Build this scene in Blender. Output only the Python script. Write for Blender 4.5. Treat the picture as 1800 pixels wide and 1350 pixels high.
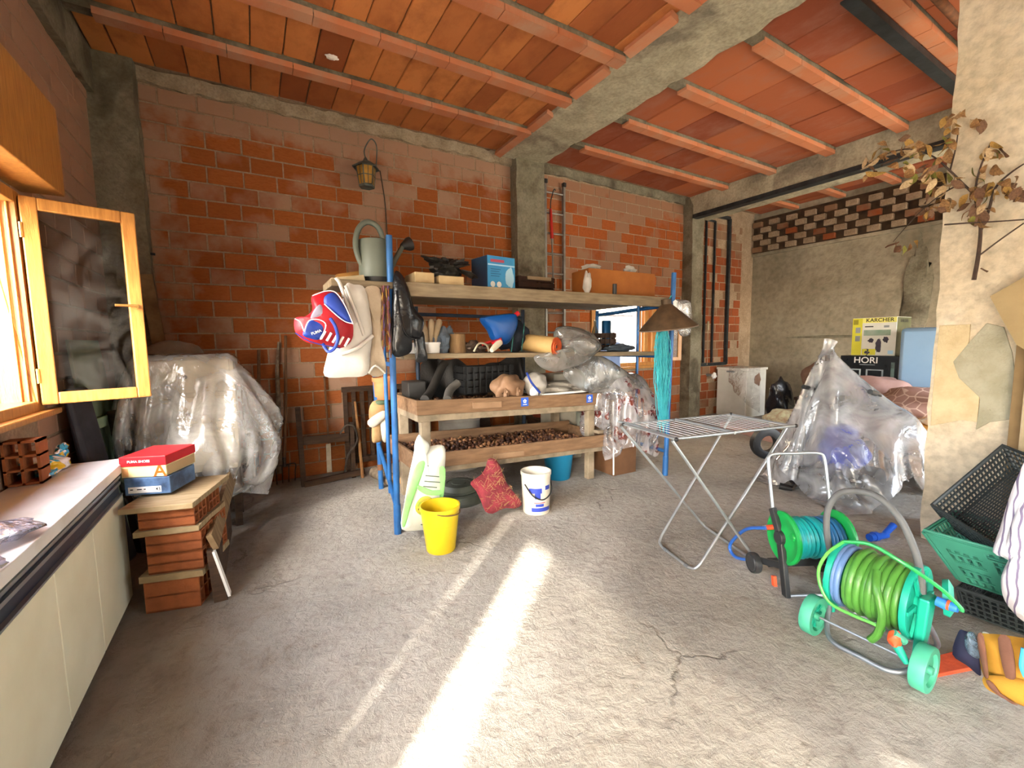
import bpy, bmesh, math, random
import numpy as np
from mathutils import Vector, Matrix, Euler
from math import sin, cos, pi, radians, sqrt, atan2, hypot
S = bpy.context.scene
for o in list(bpy.data.objects): bpy.data.objects.remove(o)
LINK = S.collection.objects.link
random.seed(7); RNG = np.random.default_rng(7)

# ------------------------------------------------------------------ camera
FPX = 762.445; YAW, PITCH, ROLL = radians(30.764), radians(5.485), radians(-0.8487); EYE = np.array([0, 0, 1.5])
def cam_axes():
    f = np.array([sin(YAW)*cos(PITCH), cos(YAW)*cos(PITCH), -sin(PITCH)])
    r = np.array([cos(YAW), -sin(YAW), 0]); u = np.cross(r, f)
    return np.array([cos(ROLL)*r+sin(ROLL)*u, -sin(ROLL)*r+cos(ROLL)*u, f])
AX = cam_axes()
cd = bpy.data.cameras.new('camera'); cam = bpy.data.objects.new('camera', cd); LINK(cam); S.camera = cam
cd.sensor_fit = 'HORIZONTAL'; cd.sensor_width = 36; cd.lens = FPX/1800*36; cd.clip_start = .02; cd.clip_end = 200
cam.matrix_world = Matrix(((AX[0][0], AX[1][0], -AX[2][0], EYE[0]), (AX[0][1], AX[1][1], -AX[2][1], EYE[1]),
                           (AX[0][2], AX[1][2], -AX[2][2], EYE[2]), (0, 0, 0, 1)))
def at(x, y, X=None, Y=None, Z=None):
    """the point of the plane X=, Y= or Z= that the photograph shows at pixel x, y (1800 x 1350)"""
    v = AX.T @ np.array([(x-900)/FPX, -(y-675)/FPX, 1.])
    t = (X-EYE[0])/v[0] if X is not None else (Y-EYE[1])/v[1] if Y is not None else (Z-EYE[2])/v[2]
    return EYE + t*v

# ------------------------------------------------------------------ light
S.view_settings.view_transform = 'Standard'; S.view_settings.look = 'None'
S.view_settings.gamma = 1; S.view_settings.use_curve_mapping = False
S.view_settings.exposure = 1.02
SUN_AZ = (0.74, 0.67); SUN_TAN = 0.5
w = bpy.data.worlds.new('sky'); S.world = w; w.use_nodes = True
nt = w.node_tree; sky = nt.nodes.new('ShaderNodeTexSky'); sky.sky_type = 'NISHITA'; sky.sun_disc = False
sky.sun_elevation = math.atan(SUN_TAN); sky.sun_rotation = atan2(-SUN_AZ[0], -SUN_AZ[1])
sky.air_density = 1; sky.dust_density = 2.5; sky.ozone_density = 1
bg = nt.nodes['Background']; bg.inputs[1].default_value = 2.7
hs = nt.nodes.new('ShaderNodeHueSaturation'); hs.inputs['Saturation'].default_value = .55
nt.links.new(sky.outputs[0], hs.inputs['Color']); nt.links.new(hs.outputs[0], bg.inputs[0])
sl = bpy.data.lights.new('sun', 'SUN'); sl.energy = 19; sl.angle = radians(1.6); sl.color = (1, .91, .77)
so = bpy.data.objects.new('sun', sl); LINK(so)
so.rotation_euler = Vector((SUN_AZ[0], SUN_AZ[1], -SUN_TAN)).to_track_quat('-Z', 'Y').to_euler()
so.location = (-8, -7, 6)
def portal(name, loc, size, rot):
    l = bpy.data.lights.new(name, 'AREA'); l.shape = 'RECTANGLE'; l.size, l.size_y = size
    l.cycles.is_portal = True
    o = bpy.data.objects.new(name, l); LINK(o); o.location = loc; o.rotation_euler = rot; return o
S.cycles.max_bounces = 10; S.cycles.diffuse_bounces = 6; S.cycles.glossy_bounces = 4; S.cycles.transmission_bounces = 8
S.cycles.transparent_max_bounces = 24; S.cycles.use_denoising = True; S.cycles.caustics_reflective = False; S.cycles.caustics_refractive = False
S.cycles.sample_clamp_indirect = 8

# ------------------------------------------------------------------ materials
def lin(c):
    if isinstance(c, str): c = [int(c[i:i+2], 16) for i in (0, 2, 4)]
    return tuple(((v/255)/12.92 if v/255 <= .04045 else ((v/255+.055)/1.055)**2.4) for v in c[:3]) + (1,)
class N:
    def __init__(s, name):
        s.m = bpy.data.materials.new(name); s.m.use_nodes = True; s.t = s.m.node_tree
        s.b = s.t.nodes['Principled BSDF']; s.out = s.t.nodes['Material Output']
        s.tc = s.n('ShaderNodeTexCoord')
    def n(s, k, **kw):
        x = s.t.nodes.new(k)
        for a, b in kw.items(): setattr(x, a, b)
        return x
    def l(s, a, b): s.t.links.new(a, b)
    def noise(s, scale, detail=5, vec=None, rough=.55, stretch=None, dist=0, obj=True):
        x = s.n('ShaderNodeTexNoise'); x.inputs['Scale'].default_value = scale; x.inputs['Detail'].default_value = detail
        x.inputs['Roughness'].default_value = rough; x.inputs['Distortion'].default_value = dist
        src = vec or (s.tc.outputs['Object'] if obj else s.geo())
        if stretch:
            mp = s.n('ShaderNodeMapping'); mp.inputs['Scale'].default_value = stretch; s.l(src, mp.inputs[0]); src = mp.outputs[0]
        s.l(src, x.inputs['Vector']); return x.outputs['Fac']
    def geo(s): return s.n('ShaderNodeNewGeometry').outputs['Position']
    def ramp(s, fac, a, b, ca=(0, 0, 0, 1), cb=(1, 1, 1, 1)):
        r = s.n('ShaderNodeValToRGB'); r.color_ramp.elements[0].position = a; r.color_ramp.elements[1].position = b
        r.color_ramp.elements[0].color = ca; r.color_ramp.elements[1].color = cb; s.l(fac, r.inputs[0]); return r.outputs[0]
    def mix(s, fac, a, b, mode='MIX'):
        x = s.n('ShaderNodeMix', data_type='RGBA', blend_type=mode)
        for v, i in ((fac, 0), (a, 6), (b, 7)):
            if hasattr(v, 'is_output'): s.l(v, x.inputs[i])
            else: x.inputs[i].default_value = v
        return x.outputs[2]
    def math(s, op, a, b=0):
        x = s.n('ShaderNodeMath', operation=op)
        for v, i in ((a, 0), (b, 1)):
            if hasattr(v, 'is_output'): s.l(v, x.inputs[i])
            else: x.inputs[i].default_value = v
        return x.outputs[0]
    def bump(s, h, strength=.3, dist=.01):
        x = s.n('ShaderNodeBump'); x.inputs['Strength'].default_value = strength; x.inputs['Distance'].default_value = dist
        s.l(h, x.inputs['Height']); s.l(x.outputs[0], s.b.inputs['Normal']); return x.outputs[0]
    def set(s, **kw):
        for k, v in kw.items():
            i = s.b.inputs[k.replace('_', ' ')]
            if hasattr(v, 'is_output'): s.l(v, i)
            else: i.default_value = v
        return s
MATS = {}
def mat(name, c1, c2=None, scale=6, rough=.7, metal=0, bump=0, bscale=60, stretch=None, rand=0, lo=.35, hi=.65, spec=.4, coat=0, sheen=0, world=False):
    """plain surface: two colours mixed by noise, a fine relief, and (rand) a brightness that differs from object to object"""
    if name in MATS: return MATS[name]
    k = N(name); col = lin(c1)
    if c2: col = k.mix(k.ramp(k.noise(scale, stretch=stretch, obj=not world), lo, hi), col, lin(c2))
    if rand:
        oi = k.n('ShaderNodeObjectInfo'); f = k.math('MULTIPLY_ADD', oi.outputs['Random'], rand*2)
        f.node.inputs[2].default_value = 1-rand
        if not c2: 
            rgb = k.n('ShaderNodeRGB'); rgb.outputs[0].default_value = col; col = rgb.outputs[0]
        hv = k.n('ShaderNodeHueSaturation'); k.l(f, hv.inputs['Value']); k.l(col, hv.inputs['Color']); col = hv.outputs[0]
    k.set(Base_Color=col, Roughness=rough, Metallic=metal, Specular_IOR_Level=spec)
    if coat: k.set(Coat_Weight=coat)
    if sheen: k.set(Sheen_Weight=sheen)
    if bump: k.bump(k.noise(bscale, stretch=stretch, obj=not world), bump, .01)
    MATS[name] = k.m; return k.m
def film(name, tint='f2f2f0', body=.4, crinkle=.5, gloss=.16, cs=9):
    """clear or milky plastic film: part see-through, part scattering, with a glossy skin"""
    if name in MATS: return MATS[name]
    k = N(name); t = k.t
    tr = k.n('ShaderNodeBsdfTransparent'); d = k.n('ShaderNodeBsdfDiffuse'); tl = k.n('ShaderNodeBsdfTranslucent'); g = k.n('ShaderNodeBsdfGlossy')
    d.inputs[0].default_value = lin(tint); tl.inputs[0].default_value = lin(tint); g.inputs['Roughness'].default_value = gloss
    nz = k.noise(cs, 4, dist=1.2, rough=.6)
    bp = k.n('ShaderNodeBump'); bp.inputs['Strength'].default_value = crinkle; bp.inputs['Distance'].default_value = .03; k.l(nz, bp.inputs['Height'])
    for q in (d, tl, g): k.l(bp.outputs[0], q.inputs['Normal'])
    m1 = k.n('ShaderNodeMixShader'); m1.inputs[0].default_value = .45; k.l(d.outputs[0], m1.inputs[1]); k.l(tl.outputs[0], m1.inputs[2])
    lw = k.n('ShaderNodeLayerWeight'); lw.inputs[0].default_value = .35; k.l(bp.outputs[0], lw.inputs['Normal'])
    m2 = k.n('ShaderNodeMixShader'); fa = k.math('MULTIPLY_ADD', lw.outputs['Facing'], .55); fa.node.inputs[2].default_value = body
    fa = k.math('MULTIPLY', fa, k.math('ADD', k.math('MULTIPLY', k.ramp(k.noise(cs*.45, 3, dist=1.5), .35, .7), 1.0), .45)); k.l(fa, m2.inputs[0]); k.l(tr.outputs[0], m2.inputs[1]); k.l(m1.outputs[0], m2.inputs[2])
    fr = k.n('ShaderNodeFresnel'); fr.inputs[0].default_value = 1.5; k.l(bp.outputs[0], fr.inputs['Normal'])
    m3 = k.n('ShaderNodeMixShader'); k.l(k.math('MULTIPLY', fr.outputs[0], 1.7), m3.inputs[0]); k.l(m2.outputs[0], m3.inputs[1]); k.l(g.outputs[0], m3.inputs[2])
    k.l(m3.outputs[0], k.out.inputs[0]); MATS[name] = k.m; return k.m

# ------------------------------------------------------------------ geometry
class G:
    def __init__(s): s.v = []; s.f = []; s.m = []
    def add(s, vs, fs, mi=0):
        o = len(s.v); s.v += [tuple(map(float, p)) for p in vs]; s.f += [tuple(i+o for i in f) for f in fs]; s.m += [mi]*len(fs); return s
    def box(s, c, d, rot=(0, 0, 0), mi=0):
        R = Euler(rot).to_matrix(); h = [x/2 for x in d]
        vs = [Vector(c) + R @ Vector((sx*h[0], sy*h[1], sz*h[2])) for sx in (-1, 1) for sy in (-1, 1) for sz in (-1, 1)]
        return s.add(vs, [(0, 1, 3, 2), (4, 6, 7, 5), (0, 4, 5, 1), (2, 3, 7, 6), (0, 2, 6, 4), (1, 5, 7, 3)], mi)
    def bb(s, a, b, mi=0): return s.box([(p+q)/2 for p, q in zip(a, b)], [abs(q-p) for p, q in zip(a, b)], mi=mi)
    def hexa(s, p, mi=0):
        """eight corners: bottom four counter-clockwise, then the top four"""
        return s.add(p, [(3, 2, 1, 0), (4, 5, 6, 7), (0, 1, 5, 4), (1, 2, 6, 5), (2, 3, 7, 6), (3, 0, 4, 7)], mi)
    def beam(s, a, b, wd, th, up=(0, 0, 1), mi=0):
        a, b = Vector(a), Vector(b); d = (b-a).normalized(); u = Vector(up); x = d.cross(u)
        if x.length < 1e-4: x = d.cross(Vector((0, 1, 0)))
        x.normalize(); y = x.cross(d).normalized()
        q = [p + x*i*wd/2 + y*j*th/2 for p in (a, b) for i, j in ((-1, -1), (1, -1), (1, 1), (-1, 1))]
        return s.hexa(q, mi)
    def tube(s, path, r, n=8, closed=False, caps=True, mi=0):
        P = [Vector(p) for p in path]; m = len(P); R = r if hasattr(r, '__len__') else [r]*m
        T = []
        for i in range(m):
            a = P[i-1] if (i > 0 or closed) else P[i]; b = P[(i+1) % m] if (i < m-1 or closed) else P[i]
            d = (b-a); T.append(d.normalized() if d.length > 1e-9 else Vector((0, 0, 1)))
        u = T[0].orthogonal().normalized(); vs = []
        for i in range(m):
            u = (u - T[i]*u.dot(T[i])); u = u.normalized() if u.length > 1e-6 else T[i].orthogonal().normalized()
            w_ = T[i].cross(u)
            vs += [P[i] + (u*cos(2*pi*k/n) + w_*sin(2*pi*k/n))*R[i] for k in range(n)]
        fs = [(i*n+k, i*n+(k+1) % n, ((i+1) % m)*n+(k+1) % n, ((i+1) % m)*n+k) for i in range(m if closed else m-1) for k in range(n)]
        if caps and not closed: fs += [tuple(range(n))[::-1], tuple((m-1)*n+k for k in range(n))]
        return s.add(vs, fs, mi)
    def cyl(s, a, b, r0, r1=None, n=16, mi=0): return s.tube([a, b], [r0, r0 if r1 is None else r1], n, mi=mi)
    def lathe(s, prof, c=(0, 0, 0), n=24, axis=(0, 0, 1), mi=0, closed=False):
        """profile of (radius, height) revolved about the axis through c"""
        q = Vector((0, 0, 1)).rotation_difference(Vector(axis).normalized()); c = Vector(c); m = len(prof)
        vs = [c + q @ Vector((r*cos(2*pi*k/n), r*sin(2*pi*k/n), z)) for r, z in prof for k in range(n)]
        fs = [(i*n+k, i*n+(k+1) % n, (i+1)*n+(k+1) % n, (i+1)*n+k) for i in range(m-1) for k in range(n)]
        if closed: fs += [((m-1)*n+k, (m-1)*n+(k+1) % n, (k+1) % n, k) for k in range(n)]
        return s.add(vs, fs, mi)
    def grid(s, P, mi=0, closed_u=False):
        P = np.asarray(P); nu, nv = P.shape[:2]
        fs = [(i*nv+j, ((i+1) % nu)*nv+j, ((i+1) % nu)*nv+j+1, i*nv+j+1) for i in range(nu if closed_u else nu-1) for j in range(nv-1)]
        return s.add(P.reshape(-1, 3), fs, mi)
    def prism(s, poly, a, b, frame=None, mi=0):
        """polygon of (x, y) pairs extruded along z from a to b, then carried by the 4x4 frame"""
        n = len(poly); vs = [Vector((x, y, z)) for z in (a, b) for x, y in poly]
        if frame is not None: vs = [frame @ p for p in vs]
        return s.add(vs, [tuple(range(n))[::-1], tuple(range(n, 2*n))] + [(i, (i+1) % n, n+(i+1) % n, n+i) for i in range(n)], mi)
    def blob(s, c, r, n=18, bumps=.12, seed=0, fl=None, rot=(0, 0, 0), f=2.2):
        """a soft closed lump: an ellipsoid with smooth dents, optionally flattened below z = fl"""
        g = np.random.default_rng(seed); ph = g.uniform(0, 6.28, (5, 4)); fr = g.uniform(.6, 1.4, (5, 3))*f
        R = Euler(rot).to_matrix(); vs = []
        for i in range(n+1):
            t = pi*i/n
            for k in range(2*n):
                a = pi*k/n; d = Vector((sin(t)*cos(a), sin(t)*sin(a), cos(t)))
                h = 1 + bumps*sum(sin(fr[q][0]*d.x*2+ph[q][0])*sin(fr[q][1]*d.y*2+ph[q][1])*sin(fr[q][2]*d.z*2+ph[q][2]) for q in range(5))
                p = Vector(c) + R @ Vector((d.x*r[0]*h, d.y*r[1]*h, d.z*r[2]*h))
                if fl is not None and p.z < fl: p.z = fl + .12*(p.z-fl)*0
                vs.append(p)
        m = 2*n
        return s.add(vs, [(i*m+k, (i+1)*m+k, (i+1)*m+(k+1) % m, i*m+(k+1) % m) for i in range(n) for k in range(m)])
def origin(o):
    p = Vector((0, 0, 0))
    while o: p += o.location; o = o.parent
    return p
def mesh(name, g, mats, off=(0, 0, 0), smooth=False):
    me = bpy.data.meshes.new(name); v = np.array(g.v) - np.array(off) if len(g.v) else np.zeros((0, 3))
    me.from_pydata(v.tolist(), [], g.f)
    if not isinstance(mats, (list, tuple)): mats = [mats]
    for m in mats: me.materials.append(m)
    if len(mats) > 1: me.polygons.foreach_set('material_index', g.m)
    me.validate(); bm = bmesh.new(); bm.from_mesh(me); bmesh.ops.remove_doubles(bm, verts=bm.verts, dist=1e-5)
    bmesh.ops.recalc_face_normals(bm, faces=bm.faces); bm.to_mesh(me); bm.free()
    if smooth:
        for p in me.polygons: p.use_smooth = True
        if smooth != 'all':
            try: me.set_sharp_from_angle(angle=radians(40))
            except Exception: pass
    return me
def part(name, g, mats, parent=None, smooth=True, bevel=0, label=None, solid=0, sub=0, stuff=False):
    """one mesh object built in world coordinates under its thing (things are neither turned nor scaled)"""
    org = origin(parent) if parent else Vector((0, 0, 0))
    o = bpy.data.objects.new(name, mesh(name, g, mats, org, smooth)); LINK(o)
    if parent: o.parent = parent
    if solid: m = o.modifiers.new('s', 'SOLIDIFY'); m.thickness = solid; m.offset = 0
    if sub: m = o.modifiers.new('d', 'SUBSURF'); m.levels = m.render_levels = sub
    if bevel: m = o.modifiers.new('b', 'BEVEL'); m.width = bevel; m.segments = 2; m.limit_method = 'ANGLE'
    if label: o['label'] = label
    if stuff: o['kind'] = 'stuff'
    return o
def thing(name, label, cat, loc, group=None):
    o = bpy.data.objects.new(name, None); LINK(o); o.location = loc; o.empty_display_size = .05
    o['label'] = label; o['category'] = cat
    if group: o['group'] = group
    return o
def single(name, label, cat, g, mats, group=None, smooth=True, bevel=0, solid=0, sub=0):
    """a thing that is one mesh; its origin sits at its base"""
    v = np.array(g.v); base = Vector(((v[:, 0].min()+v[:, 0].max())/2, (v[:, 1].min()+v[:, 1].max())/2, v[:, 2].min()))
    o = part(name, G(), mats, None, False, bevel, None, solid, sub); o.data = mesh(name, g, mats, base, smooth); o.location = base
    o['label'] = label; o['category'] = cat
    if group: o['group'] = group
    return o
def struct(name, g, mats, parent=None, smooth=False, bevel=0):
    o = part(name, g, mats, parent, smooth, bevel)
    if not parent: o['kind'] = 'structure'
    return o
def writing(name, text, size, M, m, parent, depth=.0006, label=None):
    """flat lettering: the built-in font turned into a mesh, carried by the 4x4 M (x along the line, y up, z off the surface)"""
    cu = bpy.data.curves.new(name, 'FONT'); cu.body = text; cu.size = size; cu.extrude = depth; cu.offset = size*.012; cu.align_x = 'CENTER'; cu.align_y = 'CENTER'
    t = bpy.data.objects.new('tmp', cu); LINK(t); dg = bpy.context.evaluated_depsgraph_get()
    me = bpy.data.meshes.new_from_object(t.evaluated_get(dg)); bpy.data.objects.remove(t)
    me.transform(M); me.transform(Matrix.Translation(-origin(parent))); me.materials.clear(); me.materials.append(m)
    o = bpy.data.objects.new(name, me); LINK(o); o.parent = parent; return o
def frame(o, x, y):
    x, y = Vector(x).normalized(), Vector(y).normalized(); z = x.cross(y).normalized(); y = z.cross(x)
    return Matrix(((x.x, y.x, z.x, o[0]), (x.y, y.y, z.y, o[1]), (x.z, y.z, z.z, o[2]), (0, 0, 0, 1)))
def spline(P, n=8, closed=False):
    """points of a smooth curve through P"""
    P = [np.array(p, float) for p in P]; m = len(P); out = []
    for i in range(m if closed else m-1):
        p0, p1, p2, p3 = (P[(i-1) % m] if closed or i > 0 else P[i]), P[i], P[(i+1) % m], (P[(i+2) % m] if closed or i+2 < m else P[(i+1) % m])
        for k in range(n):
            t = k/n; out.append(.5*((2*p1) + (-p0+p2)*t + (2*p0-5*p1+4*p2-p3)*t*t + (-p0+3*p1-3*p2+p3)*t**3))
    if not closed: out.append(P[-1])
    return out
def cloth(P, sdf, pins=None, steps=200, iters=12, g=-.0012, damp=.96, thick=.006, stretch=1.0, wind=0, fric=.4, hem=None):
    """let a sheet of points fall onto the shapes of sdf (points -> distances) and hang in folds"""
    X = np.array(P, float); V = np.zeros_like(X); nu, nv = X.shape[:2]
    X += RNG.normal(0, .002, X.shape)
    con = []
    def reg(a, b, k):
        L = np.linalg.norm(P[a]-P[b], axis=-1)*stretch
        if hem is not None: L = L*(hem[a]+hem[b])/2
        con.append((a, b, L, k))
    P = np.array(P, float); sl_ = slice
    for q in (0, 1):
        reg((sl_(q, nu-1, 2), sl_(None)), (sl_(q+1, nu, 2), sl_(None)), 1.) ; reg((sl_(None), sl_(q, nv-1, 2)), (sl_(None), sl_(q+1, nv, 2)), 1.)
    for q in (0, 1):
        for r in (0, 1):
            reg((sl_(q, nu-1, 2), sl_(r, nv-1, 2)), (sl_(q+1, nu, 2), sl_(r+1, nv, 2)), .6); reg((sl_(q+1, nu, 2), sl_(r, nv-1, 2)), (sl_(q, nu-1, 2), sl_(r+1, nv, 2)), .6)
    for q in range(4):
        if q < nu-2: reg((sl_(q, nu-2, 4), sl_(None)), (sl_(q+2, nu, 4), sl_(None)), .12)
        if q < nv-2: reg((sl_(None), sl_(q, nv-2, 4)), (sl_(None), sl_(q+2, nv, 4)), .12)
    W = np.ones((nu, nv, 1))
    if pins is not None: W[pins] = 0
    E = 1e-3
    for it in range(steps):
        V[..., 2] += g; V *= damp; X0 = X.copy(); X = X + V*W
        for _ in range(iters):
            for a, b, L, k in con:
                A, B = X[a], X[b]; d = B-A; l = np.linalg.norm(d, axis=-1); wa, wb = W[a][..., 0], W[b][..., 0]; ws = wa+wb; ws = np.where(ws == 0, 1, ws)
                c = (k*(l-L)/(l+1e-9)/ws)[..., None]*d; X[a] = A + c*wa[..., None]; X[b] = B - c*wb[..., None]
        D = sdf(X) - thick; hit = D < 0
        if hit.any():
            Q = X[hit]; d0 = sdf(Q); gr = np.stack([sdf(Q+np.eye(3)[k]*E)-d0 for k in range(3)], -1)/E
            gr /= (np.linalg.norm(gr, axis=-1, keepdims=True)+1e-9); wq = W[hit]
            Q = Q - gr*D[hit][..., None]*wq; Q = Q*(1-fric*wq) + (X0[hit] + gr*np.sum((Q-X0[hit])*gr, -1, keepdims=True))*fric*wq
            X[hit] = Q
        V = (X-X0)
    return X
def sd_box(c, h, rz=0, r=.01):
    c, h = np.array(c), np.array(h)-r; ca, sa = cos(-rz), sin(-rz)
    def f(p):
        q = p-c; q = np.stack([ca*q[..., 0]-sa*q[..., 1], sa*q[..., 0]+ca*q[..., 1], q[..., 2]], -1); q = np.abs(q)-h
        return np.linalg.norm(np.maximum(q, 0), axis=-1) + np.minimum(q.max(-1), 0) - r
    return f
def sd_ball(c, r): 
    c = np.array(c); return lambda p: np.linalg.norm(p-c, axis=-1)-r
def sd_cap(a, b, r):
    a, b = np.array(a, float), np.array(b, float)
    def f(p):
        h = np.clip(((p-a)@(b-a))/((b-a)@(b-a)), 0, 1); return np.linalg.norm(p-a-h[..., None]*(b-a), axis=-1)-r
    return f
def sd_floor(z=0): return lambda p: p[..., 2]-z
def sd_union(*fs): return lambda p: np.min(np.stack([f(p) for f in fs]), 0)
def sheet(c, ux, uy, nu, nv):
    c, ux, uy = np.array(c, float), np.array(ux, float), np.array(uy, float)
    a = np.linspace(-.5, .5, nu)[:, None, None]; b = np.linspace(-.5, .5, nv)[None, :, None]
    return c + a*ux + b*uy
# ------------------------------------------------------------------ the shell
XL, XR, YB, YF, ZC = -1.08, 9.16, 5.4, -2.6, 4.05
def concrete(name, a, b, scale=3, bump=.6, c3=None):
    k = N(name); g = k.geo(); n1 = k.noise(scale, 8, vec=g, rough=.62); n2 = k.noise(scale*9, 6, vec=g)
    col = k.mix(k.ramp(n1, .32, .68), lin(a), lin(b))
    if c3: col = k.mix(k.ramp(k.noise(scale*.45, 6, vec=g, dist=.6), .52, .66), col, lin(c3))
    col = k.mix(k.math('MULTIPLY', k.ramp(n2, .4, .75), .35), col, lin('2e2820'))
    k.set(Base_Color=col, Roughness=.92, Specular_IOR_Level=.2)
    h = k.math('ADD', k.math('MULTIPLY', n1, .6), k.math('MULTIPLY', k.noise(scale*14, 5, vec=g), .35)); k.bump(h, bump, .03); return k.m
def floor_mat():
    k = N('rough concrete floor'); g = k.geo()
    n1 = k.noise(1.1, 6, vec=g, dist=.5); n2 = k.noise(14, 8, vec=g, rough=.65); n3 = k.noise(5, 6, vec=g, dist=1.5)
    col = k.mix(k.ramp(n1, .3, .7), lin('b3afa6'), lin('96928a'))
    col = k.mix(k.math('MULTIPLY', k.ramp(n2, .5, .68), .45), col, lin('7d756b'))
    col = k.mix(k.math('MULTIPLY', k.ramp(n3, .58, .75), .35), col, lin('6d6052'))
    v = k.n('ShaderNodeTexVoronoi', feature='DISTANCE_TO_EDGE'); v.inputs['Scale'].default_value = .55
    mp = k.n('ShaderNodeVectorMath', operation='ADD'); sc = k.n('ShaderNodeVectorMath', operation='SCALE'); sc.inputs['Scale'].default_value = .35
    nn = k.n('ShaderNodeTexNoise'); nn.inputs['Scale'].default_value = 4; nn.inputs['Detail'].default_value = 6; k.l(g, nn.inputs['Vector'])
    k.l(nn.outputs['Color'], sc.inputs[0]); k.l(g, mp.inputs[0]); k.l(sc.outputs[0], mp.inputs[1]); k.l(mp.outputs[0], v.inputs['Vector'])
    crack = k.ramp(v.outputs['Distance'], .0, .008); brk = k.ramp(k.noise(1.3, 3, vec=g), .5, .6)
    ck = k.math('MAXIMUM', crack, k.math('SUBTRACT', 1, brk))
    col = k.mix(k.math('MULTIPLY', k.math('SUBTRACT', 1, ck), .4), col, lin('3a3028'))
    sx = k.n('ShaderNodeSeparateXYZ'); k.l(g, sx.inputs[0])   # trodden earth mixed with painted-in shade along the cabinet side
    soil_shade = k.ramp(k.math('ADD', k.math('MULTIPLY', k.math('SUBTRACT', .35, sx.outputs['X']), .55), k.math('MULTIPLY', k.noise(1.7, 7, vec=g, rough=.65), .7)), .42, .85)
    col = k.mix(k.math('MULTIPLY', soil_shade, .55), col, lin('5f4d3b'))
    k.set(Base_Color=col, Roughness=.95, Specular_IOR_Level=.15)
    h = k.math('ADD', k.math('ADD', k.math('MULTIPLY', k.noise(17, 9, vec=g, dist=.35, rough=.68), .75), k.math('MULTIPLY', n3, .35)), k.math('MULTIPLY', ck, .25))
    k.bump(h, .8, .05); return k.m
def edge(k, g):
    """mortar wiped over the bricks next to the ceiling and the corner column"""
    s = k.n('ShaderNodeSeparateXYZ'); k.l(g, s.inputs[0]); n = k.math('MULTIPLY', k.noise(3.5, 5, vec=g), .9)
    a = k.ramp(k.math('ADD', k.math('MULTIPLY', k.math('SUBTRACT', s.outputs['Z'], 3.25), 1.1), n), .75, 1.0)
    b = k.ramp(k.math('ADD', k.math('MULTIPLY', k.math('SUBTRACT', -.1, s.outputs['X']), .9), n), .8, 1.05)
    return k.math('MAXIMUM', a, b)
def brick_mat(name, smear, lo=.5, hi=.7, c=('9c5a2e', '874a25'), sm='a68d78'):
    """hollow clay brick with mortar wiped over parts of it"""
    k = N(name); g = k.geo(); oi = k.n('ShaderNodeObjectInfo').outputs['Random']
    base = k.mix(k.ramp(oi, .1, .9), lin(c[0]), lin(c[1])); base = k.mix(k.math('MULTIPLY', k.ramp(k.noise(26, 5, vec=g, stretch=(1, 1, 3)), .4, .7), .4), base, lin('7a3517'))
    s1 = k.ramp(k.math('ADD', k.noise(1.6, 5, vec=g), k.math('MULTIPLY', k.math('SUBTRACT', oi, .5), smear)), lo, hi); s1 = k.math('MAXIMUM', s1, edge(k, g))
    col = k.mix(k.math('MULTIPLY', s1, .68), base, lin(sm))
    k.set(Base_Color=col, Roughness=.9, Specular_IOR_Level=.2); k.bump(k.noise(45, 5, vec=g, stretch=(1, 1, 4)), .35, .008); return k.m
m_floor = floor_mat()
m_mortar = concrete('wall mortar', 'a8927a', '8c775f', 5, .7)
m_pale_mortar = concrete('pale rough mortar', 'b5a68e', '93836b', 6, .9)
m_conc = concrete('grey concrete', '8d8775', '69624f', 4, .6, '565042')
m_beam = concrete('beam concrete', 'c2bba2', '9a937d', 3.5, .7, '80796a')
m_plaster = concrete('old grey plaster', '9c9380', '857b66', 1.3, .8, 'a99e88')
m_bright = concrete('pillar plaster', 'd8cbb4', 'c4b498', 2.2, .5, 'e0d6c4')
m_brick = brick_mat('clay brick', .5, .56, .74)
m_brick2 = brick_mat('smeared clay brick', .75, .44, .62, ('9c5428', '874624'), '91765f')
m_brick3 = brick_mat('dark clay brick', .6, .5, .7, ('8c4a2a', '6f3f28'), '857058')
def tile_mat(name, a, b, c):
    k = N(name); g = k.geo(); oi = k.n('ShaderNodeObjectInfo').outputs['Random']
    base = k.mix(k.ramp(oi, .1, .9), lin(a), lin(b)); base = k.mix(k.math('MULTIPLY', k.ramp(k.noise(2.6, 7, vec=g, stretch=(1.3, .8, 1), rough=.65), .45, .68), .6), base, lin(c))
    k.set(Base_Color=base, Roughness=.85, Specular_IOR_Level=.2); k.bump(k.noise(30, 4, vec=g, stretch=(3, .5, 1)), .25, .006); return k.m
m_tile = tile_mat('ceiling clay', 'c67f48', '93522f', '7f4429'); m_tile2 = tile_mat('ceiling clay dusty', 'a9623f', '87462f', '9a6a58')
m_joist = tile_mat('joist clay', 'c27d58', 'b06e4c', 'b0927a')
m_wood = mat('varnished window wood', 'c08845', 'a56f35', 5, .38, bump=.15, bscale=20, stretch=(12, 12, 1.2), coat=.2)
m_steel = mat('dark steel', '3e4447', '2c3033', 6, .5, .6, .1)

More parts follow.
